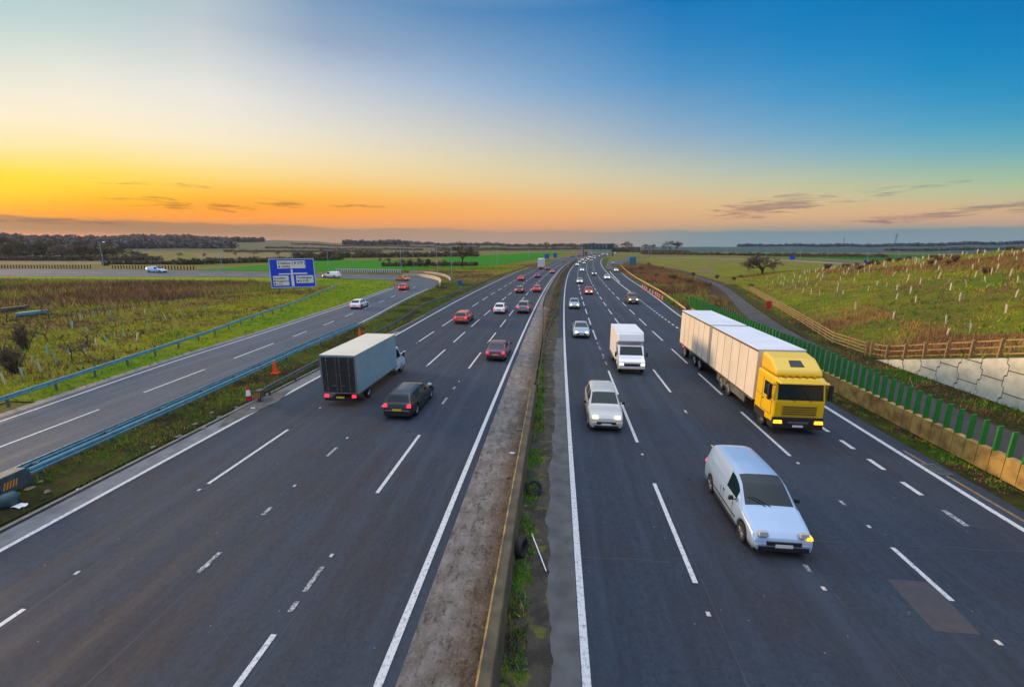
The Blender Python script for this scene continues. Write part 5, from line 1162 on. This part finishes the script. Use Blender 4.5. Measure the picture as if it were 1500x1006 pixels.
def yellow_lorry():
    yf = 22.4; L1, L2 = 7.5, 7.6; x = 12.72; root = empty('articulated_lorry', (x + S(yf + 9), yf + 9, .006), heading(yf + 9) + math.pi)
    tag(root, 'yellow cabbed lorry pulling two long cream-white boxes in the outer lane beside the green screen', 'lorry'); F = 9.0; hb = 1.275; M = mat('cab_yellow', (.80, .50, .0), .3, coat=.5)
    WB = mat('trailer_side_warmlit', (.76, .69, .59), .45, col2=(.66, .60, .52), scale=.5); WR = mat('trailer_roof_skylit', (.66, .69, .74), .5, col2=(.58, .61, .66), scale=.5)  # white boxes: sunset warmth tinted into the sides, sky blue into the roof
    prof = [(F - 2.25, .55), (F - .05, .55), (F, .7), (F - .01, 1.75), (F - .20, 2.85), (F - .32, 3.0), (F - 2.25, 3.05)]
    m = MB(); n = len(prof); cw = 1.25; m.v = [(-cw, a, b) for a, b in prof] + [(cw, a, b) for a, b in prof]; m.f = [tuple(range(n - 1, -1, -1)), tuple(range(n, 2 * n))] + [(i, (i + 1) % n, n + (i + 1) % n, n + i) for i in range(n)]; m.mi = [0] * len(m.f)
    m.build('cab', M, root, bevel=.13, seg=4)
    m = MB(); prof2 = [(F - 2.2, 3.06), (F - .35, 3.03), (F - .45, 3.30), (F - 1.25, 3.82), (F - 2.2, 3.98)]; n = len(prof2); cw2 = 1.16
    m.v = [(-cw2, a, b) for a, b in prof2] + [(cw2, a, b) for a, b in prof2]; m.f = [tuple(range(n - 1, -1, -1)), tuple(range(n, 2 * n))] + [(i, (i + 1) % n, n + (i + 1) % n, n + i) for i in range(n)]; m.mi = [0] * len(m.f)
    d = m.build('roof_deflector', M, root, bevel=.16, seg=4)
    m = MB(); m.quad((-.35, F - .70, 3.475), (.35, F - .70, 3.475), (.30, F - 1.1, 3.735), (-.30, F - 1.1, 3.735)); m.build('roof_hatch', M_BLACK, d)
    def sl(z, o_=.012): t = (z - 1.75) / 1.1; return F - .01 - .19 * t + o_
    m = MB(); m.quad((-1.12, sl(1.88), 1.88), (1.12, sl(1.88), 1.88), (1.08, sl(2.72), 2.72), (-1.08, sl(2.72), 2.72)); m.build('windscreen', M_GLASS, root)
    m = MB(); m.box(-1.2, 1.2, F - .22, F + .22, 2.80, 2.90, 0, (.03, 0, .06)); m.build('sun_visor', M, root, bevel=.03)
    m = MB(); m.box(-1.26, 1.26, F - .6, F + .06, .32, .98, 0, (.02, 0, .03)); m.build('bumper', M_BLACK, root, bevel=.06, seg=3)
    m = MB(); m.box(-.85, .85, F - .02, F + .035, 1.05, 1.62)
    gr = m.build('grille', mat('cab_yellow_dark', (.45, .28, .01), .4), root, bevel=.02)
    m = MB(); 
    for z in (1.15, 1.27, 1.39, 1.51): m.box(-.8, .8, F + .03, F + .045, z - .02, z + .02)
    m.build('grille_slats', M_BLACK, gr)
    for s_ in (-1, 1):
        m = MB(); m.box(s_ * 1.0 - .22, s_ * 1.0 + .22, F - .1, F + .10, .62, .80, 0, (.02, 0, .03)); m.build('headlight', M_AMB, root, bevel=.03)
        m = MB(); xx = s_ * 1.262; m.quad((xx, F - .35, 1.85), (xx, F - 1.25, 1.85), (xx, F - 1.25, 2.6), (xx, F - .48, 2.6)); m.build('side_window', M_GLASS, root)
        m = MB(); m.box(s_ * 1.48 - .09, s_ * 1.48 + .09, F - .25, F - .1, 1.85, 2.7); m.box(s_ * 1.33 - .12, s_ * 1.33 + .12, F - .2, F - .15, 2.62, 2.67); m.build('wing_mirror', M_BLACK, root, bevel=.03)
        m = MB(); m.box(s_ * 1.15 - .06, s_ * 1.15 + .06, F - 8.3, F - 3.6, .45, .95); m.build('side_skirt', M_STEELD, root, bevel=.02)
        m = MB(); m.box(s_ * 1.24 - .03, s_ * 1.24 + .03, F - 2.1, F - .9, .45, .9); m.build('step', M_BLACK, root, bevel=.02)
        for yy in (F - 1.35, F - 6.2, F - 7.4): wheel(root, s_ * 1.06, yy, .50, .30)
        for yy in (F - 12.2, F - 13.5, F - 16.4): wheel(root, s_ * 1.06, yy, .48, .30)
        m = MB(); m.box(s_ * .95 - .2, s_ * .95 + .2, -F + .78, -F + .84, .75, .9); m.build('tail_light', M_TAIL, root)
    a = F - 2.42
    for nm, y1, y0 in (('cargo_box', a, a - L1), ('trailer_box', a - L1 - .42, a - L1 - .42 - L2)):
        m = MB(); m.box(-hb, hb, y0, y1, 1.02, 3.97); b = m.build(nm, WB, root, bevel=.03)
        m = MB(); m.box(-hb - .01, hb + .01, y0 - .01, y1 + .01, 3.955, 4.0); m.build('box_roof', WR, b, bevel=.015)
        m = MB()
        for s_ in (-1, 1):
            m.box(s_ * (hb + .004) - .02, s_ * (hb + .004) + .022, y0, y1, 3.86, 3.95); m.box(s_ * (hb + .004) - .02, s_ * (hb + .004) + .022, y0, y1, .98, 1.09)
            k = y0 + .04
            for k in np.arange(y0 + .06, y1, 1.25): m.box(s_ * (hb + .001) - .006, s_ * (hb + .001) + .008, k - .012, k + .012, 1.09, 3.86)
        m.build('box_frame', M_RUST, b)
        m = MB(); m.box(-.5, .5, y0 + .1, y1 + (.3 if nm == 'cargo_box' else .35), .70, .98); m.build('chassis', M_BLACK, root)
    m = MB(); m.box(-.26, .26, F + .06, F + .075, .44, .55); m.build('number_plate', M_PLW, root)
    for xx in (-.55, .25): m = MB(); m.bar((xx, sl(1.80, .04), 1.80), (xx + .42, sl(2.35, .04), 2.35), .014, n=5); m.build('wiper', M_BLACK, root)
    m = MB()
    for s_ in (-1, 1):
        for yy in (F - .30, F - 1.42): m.box(s_ * 1.252 - .004, s_ * 1.252 + .006, yy - .012, yy + .012, .98, 2.72)
        m.box(s_ * 1.252 - .004, s_ * 1.252 + .006, F - 1.42, F - .30, .97, .995); m.box(s_ * 1.26 - .01, s_ * 1.26 + .02, F - 1.36, F - 1.18, 1.55, 1.60)
        m.box(s_ * 1.252 - .004, s_ * 1.252 + .006, F - 2.2, F - .05, 1.70, 1.715)
    m.build('door_seams', M_BLACK, root)
    m = MB()
    for xx in (-.7, -.35, 0, .35, .7): m.box(xx - .07, xx + .07, F - .40, F - .30, 3.04, 3.10)
    m.build('marker_lamps', mat('marker_amber', (.7, .3, .03), .4), root)
    m = MB(); m.box(-.5, .5, F + .045, F + .07, .62, .74); m.build('lower_intake', M_STEELD, root, bevel=.01)
yellow_lorry()

# ------------------------------------------------------------------ street furniture
def lamp(x, y, h, label, lit=False, arm=1.4, rz=0., grp=None, z=0.):
    root = empty('street_lamp', (x, y, z), rz); tag(root, label, 'street lamp', grp)
    m = MB(); m.bar((0, 0, 0), (0, 0, 1.4), .12, .12, 8); m.bar((0, 0, 1.4), (0, 0, h - .1), .12, .07, 8); m.bar((0, 0, h - .1), (arm, 0, h + .12), .045, .035, 6); m.build('pole', M_STEEL, root)
    m = MB(); m.box(arm - .1, arm + .65, -.14, .14, h + .06, h + .20, 0, (.05, .04, .04)); m.build('lamp_head', mat('lamp_head_lit', (.9, .85, .75), .4, emit=(1, .8, .6), estr=1.5) if lit else M_STEEL, root, bevel=.02)
    m = MB(); m.box(-.17, .17, -.17, .17, 0, .04); m.build('base_plate', M_STEELD, root)
LG = 'street lamps round the left junction'
for i, (px_, pb, pt) in enumerate([(153, 394, 357), (326, 398, 361), (482, 399, 367), (517, 392, 365), (588, 399, 360), (641, 404, 359), (662, 410, 361), (606, 390, 364), (592, 386, 364), (728, 388, 366), (774, 379, 362), (792, 375, 357), (430, 390, 366)]):
    x, y = P(px_, pb); h = CAM_H - (pt - 362) / F_PX * math.hypot(x, y) * .97
    lamp(x, y, h, ['lamp post with its head lit, leaning over the junction road at the far left', 'lamp post on the junction road between the lit one and the blue sign', 'lamp post just right of the blue sign on the junction road', 'thin lamp post behind the junction road, second right of the blue sign', 'lamp post at the right end of the dark and white parapet',
         'tallest lamp post standing inside the slip road bend', 'lamp post in front of the tall bare tree at the slip road bend', 'distant lamp post right of the parapet end, before the brown hedge', 'distant lamp post left of the one before the brown hedge', 'lamp post at the foot of the right green field left of the white lorry', 'lamp post rising beyond the field left of the white lorry', 'lamp post directly above the distant white lorry', 'lamp post standing behind the blue sign'][i], lit=(i == 0), rz=R(200 if i % 2 else 20))
for i, (px_, pb, pt) in enumerate([(1064, 379, 362), (1122, 378, 363), (1172, 379, 365), (1211, 381, 366), (1270, 386, 368), (1314, 388.5, 366.5), (1389, 384, 366.5), (950, 374, 361)]):
    x, y = P(px_, pb); h = CAM_H - (pt - 362) / F_PX * math.hypot(x, y) * .97
    lamp(x, y, max(h, 6), ['lamp post behind the scrub bank left of the spreading tree', 'lamp post seen through the crown of the spreading bare tree', 'lamp post right of the small blue sign', 'lamp post second right of the small blue sign', 'lamp post with a dark box near the slip road on the right', 'lamp post beside the blue triangular sign', 'rightmost lamp post, in the field behind the embankment', 'short lamp post just right of the gantry'][i], rz=R(90))
def cone(x, y, h, mt, band, label, z=0.):
    root = empty('traffic_cone', (x, y, z)); tag(root, label, 'traffic cone')
    m = MB(); m.box(-h * .27, h * .27, -h * .27, h * .27, 0, h * .07, 0, (.01, .01, .01)); m.build('base', M_BLACK if band else mt, root, bevel=.01)
    m = MB(); r1, r2 = h * .19, h * .045; rf = lambda t: r1 + (r2 - r1) * t
    m.lathe([(rf(0), h * .07), (rf(1), h), (.002, h)], n=18); m.build('cone_body', mt, root, smooth=False)
    if band:
        m = MB(); m.lathe([(rf(.32) + .006, h * (.07 + .93 * .32)), (rf(.72) + .006, h * (.07 + .93 * .72))], n=18); m.build('reflective_band', M_WHITE, root)
cone(-19.25, 24.5, 1.0, M_RED, True, 'red traffic cone with a wide white band beside the striped barrier end')
cone(-21.45, 30.5, 1.05, M_ORANGE, False, 'plain orange traffic cone on the grass between slip road and motorway')
cone(-20.7, 44.0, 1.1, M_ORANGE, False, 'orange traffic cone on the grass just above the box lorry roof')
# row of red and white cylinders by the pale barrier
cyl = None
for i, (a, b) in enumerate([(941, 423), (944, 425), (947, 427), (952, 429.5), (956, 432), (960, 434), (963, 436), (966, 438), (970, 440.5)]):
    x, y = P(a, b); root = empty('traffic_cylinder', (x, y, 0)) if cyl is None else copy_tree(cyl); 
    if cyl is None:
        m = MB(); m.lathe([(.2, 0), (.2, .08), (.13, .10), (.13, .95), (.05, 1.0), (.001, 1.0)], n=14); c_ = m.build('tube', mat('cylinder_red', (.75, .06, .02), .5), root)
        m = MB(); m.lathe([(.137, .35), (.137, .52)], n=14); m.lathe([(.137, .68), (.137, .84)], n=14); m.build('reflective_band', M_WHITE, root); cyl = root
    root.location = (x, y, 0); tag(root, 'red and white traffic cylinder in the row beside the pale barrier', 'traffic cylinder', 'red and white cylinders by the pale barrier')
# big blue direction sign
def big_sign():
    x, y = -54.7, 87.2; root = empty('direction_sign', (x, y, 0), R(27)); tag(root, 'large blue direction sign with white road diagram and three white panels', 'road sign')
    W_, z0, z1 = 4.1, 1.4, 7.1
    m = MB(); m.box(-W_, W_, -.04, .04, z0, z1); pl = m.build('sign_plate', M_BLUE, root)
    m = MB(); m.box(-W_ - .16, -W_, -.07, .05, z0 - .16, z1 + .16); m.box(W_, W_ + .16, -.07, .05, z0 - .16, z1 + .16); m.box(-W_, W_, -.07, .05, z1, z1 + .16); m.box(-W_, W_, -.07, .05, z0 - .16, z0); m.build('border', mat('sign_border', (.42, .56, .66), .5), root)
    for px_ in (-2.9, -.1, 2.9):
        m = MB(); m.bar((px_, .14, 0), (px_, .14, z1 - .3), .09, .09, 8); m.build('post', M_STEELD, root)
    wp = M_WHITE; yb = -.046
    def panel(a, b, c, d): m = MB(); m.box(a, b, yb - .02, yb + .01, c, d); return m.build('white_panel', wp, root)
    p1 = panel(-2.75, 2.55, 5.25, 6.85); p2 = panel(-3.75, -.85, 1.72, 3.75); p3 = panel(.55, 3.85, 2.15, 3.75)
    m = MB(); m.box(-.32, .02, yb - .012, yb + .005, 3.7, 5.1); m.box(-.42, .12, yb - .012, yb + .005, 1.55, 3.7); m.box(-2.65, -.32, yb - .012, yb + .005, 3.98, 4.24); m.box(.02, 2.75, yb - .012, yb + .005, 4.03, 4.32); m.build('road_diagram', wp, root)
    def txt(s_, x0, z0_, sz, par):
        cu = bpy.data.curves.new('t', 'FONT'); cu.body = s_; cu.size = sz; cu.extrude = .004; cu.offset = .012
        o = bpy.data.objects.new('t', cu); COL.objects.link(o); dg = bpy.context.evaluated_depsgraph_get(); me = bpy.data.meshes.new_from_object(o.evaluated_get(dg)); bpy.data.objects.remove(o)
        me.materials.clear(); me.materials.append(M_TXT); t = bpy.data.objects.new('lettering', me); COL.objects.link(t); t.parent = par; t.rotation_euler = (math.pi / 2, 0, 0); t.location = (x0, yb - .027, z0_)
        return t
    def sq(x0, z0_, par): m = MB(); m.box(x0, x0 + .3, yb - .03, yb - .015, z0_, z0_ + .34); m.build('symbol', M_TXT, par)
    txt('Chalton ( B 579 )', -2.55, 6.12, .72, p1); txt('(A505)', -2.0, 5.45, .58, p1); sq(-2.55, 5.47, p1)
    txt('Dunstable', -3.6, 3.1, .52, p2); txt('Houghton R', -3.18, 2.5, .46, p2); txt('( A5 )', -3.1, 1.9, .46, p2); sq(-3.62, 2.5, p2); sq(-3.62, 1.9, p2)
    txt('Toddington', .75, 3.1, .60, p3); txt('A 5120', 1.2, 2.42, .56, p3); sq(.78, 2.44, p3)
big_sign()
def small_sign(px_, pb, w_, z0, z1, label, m=M_SIGNB, shape='rect', posts=1, rz=0, name='road_sign'):
    x, y = P(px_, pb); root = empty(name, (x, y, 0), rz); tag(root, label, 'road sign'); q = MB()
    if shape == 'rect': q.box(-w_ / 2, w_ / 2, -.03, .03, z0, z1)
    else: q.v = [(-w_ / 2, -.03, z0), (w_ / 2, -.03, z0), (0, -.03, z1), (-w_ / 2, .03, z0), (w_ / 2, .03, z0), (0, .03, z1)]; q.f = [(0, 1, 2), (5, 4, 3), (0, 3, 4, 1), (1, 4, 5, 2), (2, 5, 3, 0)]; q.mi = [0] * 5
    q.build('sign_plate', m, root, bevel=.01)
    for k in range(posts):
        q = MB(); xx = 0 if posts == 1 else (-.3 + .6 * k) * w_; q.bar((xx, .08, 0), (xx, .08, z1 - .1), .05, .05, 6); q.build('post', M_STEELD, root)
    return root
small_sign(674, 424, 1.0, .9, 2.1, 'small blue marker sign on the grass between slip road bend and motorway')
small_sign(801, 382, 3.2, 1.5, 4.8, 'blue sign, left of a pair beside the left carriageway beyond the white lorry', posts=2)
small_sign(813, 381, 2.6, 1.8, 5.2, 'blue sign, right of a pair beside the left carriageway beyond the white lorry', posts=2)
x = small_sign(926, 397, 2.6, 2.4, 5.6, 'tall teal sign seen from behind on the bank beside the joining slip road', mat('teal_sign_back', (.03, .17, .24), .6), posts=2)
small_sign(1160, 383, 3.4, 1.2, 3.6, 'bright blue sign on the grassland left of the embankment', M_BLUE, posts=2)
small_sign(1306, 389, 2.6, .8, 3.6, 'blue triangular sign behind the embankment next to a lamp post', M_SIGNB, 'tri')
small_sign(1267, 387, 1.6, .6, 2.4, 'dark blue box sign at the foot of a lamp post behind the embankment', M_SIGNB)
small_sign(498, 405, .8, .6, 1.6, 'tiny blue arrow plate on the junction road right of the white van', M_SIGNB)
small_sign(1125, 456, .8, .3, 1.6, 'red marker board on the slope beside the four-rail timber fence', mat('marker_red', (.5, .03, .02), .6), posts=1, name='marker_board')
# barrier parapets of the junction road
def parapet(pa, pb_, n, m, label, h=1.35, dark=M_BLACK):
    (x0, y0), (x1, y1) = P(*pa), P(*pb_); root = empty('parapet_fence', (x0, y0, 0), 0); tag(root, label, 'parapet'); dx, dy = x1 - x0, y1 - y0; L_ = math.hypot(dx, dy); rz = math.atan2(dy, dx); pm = None
    root.rotation_euler = (0, 0, rz)
    for k in range(n):
        if pm is None: q = MB(); w_ = L_ / n * .27; q.box(-w_, w_, -.06, .06, 0, h - .1); pm = q.build('post', m, root); o = pm
        else: o = pm.copy(); COL.objects.link(o); o.parent = root
        o.location = (L_ * (k + .5) / n, 0, 0)
    q = MB(); q.box(0, L_, -.08, .08, h - .1, h + .1); q.build('top_rail', m, root)
    q = MB(); q.box(0, L_, .16, .24, 0, h - .15); q.build('backing_board', dark, root)
YP = mat('parapet_gold_lit', (.72, .50, .16), .6)  # evening light's gold put into the colour of the bars
parapet((-40, 393), (133, 393), 40, YP, 'gold-lit parapet of upright bars along the junction road at the far left', 1.7)
parapet((161, 393.2), (284, 395), 28, YP, 'second gold-lit parapet of upright bars, right of the first, on the junction road', 1.7)
parapet((492, 399), (588, 400.5), 30, mat('parapet_white', (.6, .6, .6), .6), 'dark and white barred parapet on the junction road right of the blue sign', 1.35)
# low concrete walls round the bend
q = MB(); q.sweep([(x, y, 0) for x, y in smooth_path([P(590, 405.5), P(610, 405), P(627, 407), (P(638, 409.5)), P(645, 413.5), P(644, 420)])], [(-.15, 0), (-.15, .95), (.15, .95), (.15, 0)], close=True)
tag(q.build('kerb_wall', mat('pale_concrete', (.55, .48, .33), .8, col2=(.45, .39, .27), scale=1), None), 'pale low concrete wall curving round the slip road bend', 'wall')
q = MB(); q.sweep([(x, y, 0) for x, y in smooth_path([P(600, 400), P(625, 401), P(645, 404), P(657, 409), P(660, 415)])], [(-.15, 0), (-.15, .9), (.15, .9), (.15, 0)], close=True)
tag(q.build('kerb_wall', mat('grey_concrete', (.38, .37, .33), .8, col2=(.3, .3, .27), scale=1), None), 'greyer low wall curving behind the pale one at the bend', 'wall')
# gantry
def gantry():
    yy = 470; root = empty('gantry', (S(yy) + 6, yy, 0), heading(yy)); tag(root, 'wide dark teal overhead gantry spanning the distant motorway', 'gantry')
    m = MB(); m.box(-13, 17, -.9, .9, 7.4, 8.2); m.box(-13, 17, -.9, .9, 12.6, 13.2)
    for k in range(13): m.bar((-13 + k * 2.5, 0, 8.1), (-11.8 + k * 2.5, 0, 12.7), .16, .16, 4); m.bar((-11.8 + k * 2.5, 0, 12.7), (-10.5 + k * 2.5, 0, 8.1), .16, .16, 4)
    m.build('truss', M_GANTRY, root)
    for a, b in ((-13.6, -12.6), (16.8, 17.8)): m = MB(); m.box(a, b, -.5, .5, 0, 13); m.build('leg', M_GANTRY, root)
    for a in (-12, -8.2, -4.4, -.6, 3.2, 7, 10.8, 13.6):
        m = MB(); m.box(a, a + 3.4, -1.15, -.95, 8.0, 12.4); m.build('sign_panel', M_GANTRY, root)
gantry()
# pylons far away
def pylon(px_, r_, h, label):
    x, y = Pr(px_, r_); z = T(x, y); root = empty('electricity_pylon', (x, y, z), .3); tag(root, label, 'pylon'); m = MB(); b = h * .10
    for sx in (-1, 1):
        for sy in (-1, 1): m.bar((sx * b, sy * b, 0), (sx * b * .25, sy * b * .25, h * .7), h * .006, n=4); m.bar((sx * b * .25, sy * b * .25, h * .7), (0, 0, h), h * .006, n=4)
    for t in (0, .15, .3, .45, .6): 
        w0, w1 = b * (1 - t * 1.07), b * (1 - (t + .15) * 1.07)
        for s_ in (-1, 1): m.bar((-w0, s_ * w0, t * h), (w1, s_ * w1, (t + .15) * h), h * .004, n=3); m.bar((w0, s_ * w0, t * h), (-w1, s_ * w1, (t + .15) * h), h * .004, n=3)
    m.build('tower', M_STEELD, root); m = MB()
    for t, l in ((.72, .17), (.82, .22), (.92, .15)): m.bar((-h * l, 0, h * t), (h * l, 0, h * t), h * .008, n=4)
    m.build('crossarms', M_STEELD, root)
pylon(1307, 1900, 44, 'lattice pylon on the right horizon beyond the crop field'); pylon(1232, 2300, 36, 'smaller lattice pylon on the right horizon, left of the larger one')

# ------------------------------------------------------------------ litter and small things
def tyre(x, y, z, rot, label, r_=.33):
    m = MB(); m.lathe([(r_ * .6, -.1), (r_ * .9, -.11), (r_, -.07), (r_, .07), (r_ * .9, .11), (r_ * .6, .1), (r_ * .62, 0), (r_ * .6, -.1)], n=26); o = m.build('old_tyre', M_TYRE, None, (x, y, z), smooth=True); o.rotation_euler = rot; tag(o, label, 'tyre')
x, y = P(790, 723); tyre(-.62, y, .25, (R(62), R(14), 0), 'black tyre lying against the weeds of the central verge, farther of the two')
tyre(-.84, 12.0, .30, (R(85), R(8), R(70)), 'black tyre leaning on the concrete barrier, nearer of the two')
m = MB(); m.bar((0, 0, 0), (.52, -1.75, .05), .022, .018, 6); x, y = P(779, 783); tag(m.build('white_rod', M_WHITE, None, (x, y, .04)), 'thin white rod lying on the muddy central verge', 'rod')
def rag(x, y, s_, m_, label, name='litter', cat='litter', z=.02):
    q = MB(); rr_ = random.Random(int(x * 100 + y)); n = 6; pts = [[(((i / n) - .5) * s_ * 2 + rr_.uniform(-.03, .03), ((j / 4) - .5) * s_ + rr_.uniform(-.05, .05) * s_, rr_.uniform(.0, .22) * s_) for j in range(5)] for i in range(n + 1)]
    for i in range(n):
        for j in range(4):
            if (i in (0, n - 1)) and j in (0, 3) and rr_.random() < .6: continue
            q.quad(pts[i][j], pts[i + 1][j], pts[i + 1][j + 1], pts[i][j + 1])
    tag(q.build(name, m_, None, (x, y, z)), label, cat)
PAPER = mat('litter_white', (.62, .64, .66), .6)
for (a, b, s_, l) in [(30, 742, .30, 'crumpled whitish sheet on the grass at the lower left by the barrier end'), (117, 717, .13, 'small pale scrap on the verge near the left edge line'), (750, 664, .14, 'white scrap of litter on the dirty concrete of the central reserve'), (370, 598, .12, 'pale scrap by the kerb below the red and white cone')]:
    x, y = P(a, b); rag(x, y, s_, PAPER, l)
x, y = P(6, 740); q = MB(); q.lathe([(.001, 0), (.26, .0), (.33, .15), (.31, .36), (.2, .5), (.001, .52)], n=12); q.v = [(a * (1 + .12 * math.sin(b * 9)), b, c * (1 + .1 * math.sin(a * 11))) for a, b, c in q.v]; tag(q.build('rubbish_bag', mat('bag_teal', (.03, .075, .09), .45, bump=.5, scale=5), None, (x + .2, y, 0), smooth=True), 'dark teal rubbish bag on the grass at the lower left edge', 'bag')
STN = mat('stone_rubble', (.20, .17, .13), .9, col2=(.12, .10, .08), scale=4)
q = None
rs = random.Random(9)
for i, (a, b) in enumerate([(310, 605), (322, 612), (285, 622), (345, 597), (298, 628), (60, 706), (70, 722), (44, 716), (225, 655), (262, 640), (770, 742), (760, 630), (744, 700)]):
    x, y = P(a, b); me = MB(); me.lathe([(.001, 0), (.13, .0), (.16, .06), (.10, .13), (.001, .14)], n=7)
    me.v = [(p[0] * rs.uniform(.8, 1.2), p[1] * rs.uniform(.8, 1.2), p[2] * rs.uniform(.6, 1.1)) for p in me.v]; o = me.build('stone', STN, None, (x, y, .01), rs.uniform(0, 6)); o.scale = (rs.uniform(.5, 1.1),) * 2 + (rs.uniform(.4, .9),)
    tag(o, 'small rough stone lying loose on the verge or reserve', 'stone', 'loose stones on the verges')
# broken concrete apron and drain by the red cone, drain at the right
sheet('concrete_apron', [(318, 628), (345, 598), (385, 580), (428, 570), (408, 588)], mat('old_apron', (.12, .11, .10), .9, col2=(.06, .055, .05), scale=2, bump=.4), .022)
for (a, b, wx, wy, rz, l) in [(388, 586, .5, .5, .2, 'dark drain cover beside the red and white cone'), (1372, 688, .28, .5, .05, 'dark drain grate on the right hard edge below the yellowed base')]:
    x, y = P(a, b); root = empty('drain_cover', (x, y, .02), rz); tag(root, l, 'drain cover'); m = MB(); m.box(-wx, wx, -wy, wy, 0, .02); m.build('frame', M_STEELD, root); m = MB()
    for k in range(6): m.box(-wx * .85, wx * .85, -wy * .85 + k * wy * .3, -wy * .85 + k * wy * .3 + wy * .16, .021, .026)
    m.build('slots', M_BLACK, root)
# weather-worn wooden stacks and pale beams on the left scrub
for k, (a, b, c, d) in enumerate([(25, 465, 70, 460), (0, 458, 40, 453)]):
    (x0, y0), (x1, y1) = P(a, b), P(c, d); q = MB(); q.sweep([(x0, y0, .3), (x1, y1, .3)], [(-.35, 0), (-.35, .35), (.35, .35), (.35, 0)], close=True); q.sweep([(x0, y0, 0), (x1, y1, 0)], [(-.1, 0), (-.1, .3), (.1, .3), (.1, 0)], close=True)
    tag(q.build('water_trough', M_STEEL if k == 0 else M_WOODD, None), ['long pale blue-grey trough lying in the scrub at the left', 'low grey timber stack at the left edge beyond the pale trough'][k], ['trough', 'timber stack'][k])

# ------------------------------------------------------------------ evening air
hz = MB(); hz.box(-3600, 3600, -120, 3400, -1.2, 75.)
def haze():
    m = bpy.data.materials.new('haze_air'); m.use_nodes = True; t = m.node_tree; t.nodes.clear(); v = t.nodes.new('ShaderNodeVolumePrincipled'); v.inputs['Color'].default_value = (.80, .86, 1, 1); v.inputs['Density'].default_value = .00004; v.inputs['Anisotropy'].default_value = .2
    o = t.nodes.new('ShaderNodeOutputMaterial'); t.links.new(v.outputs[0], o.inputs['Volume']); return m
HAZE = True
if HAZE: tag(hz.build('haze', haze()), kind='stuff')
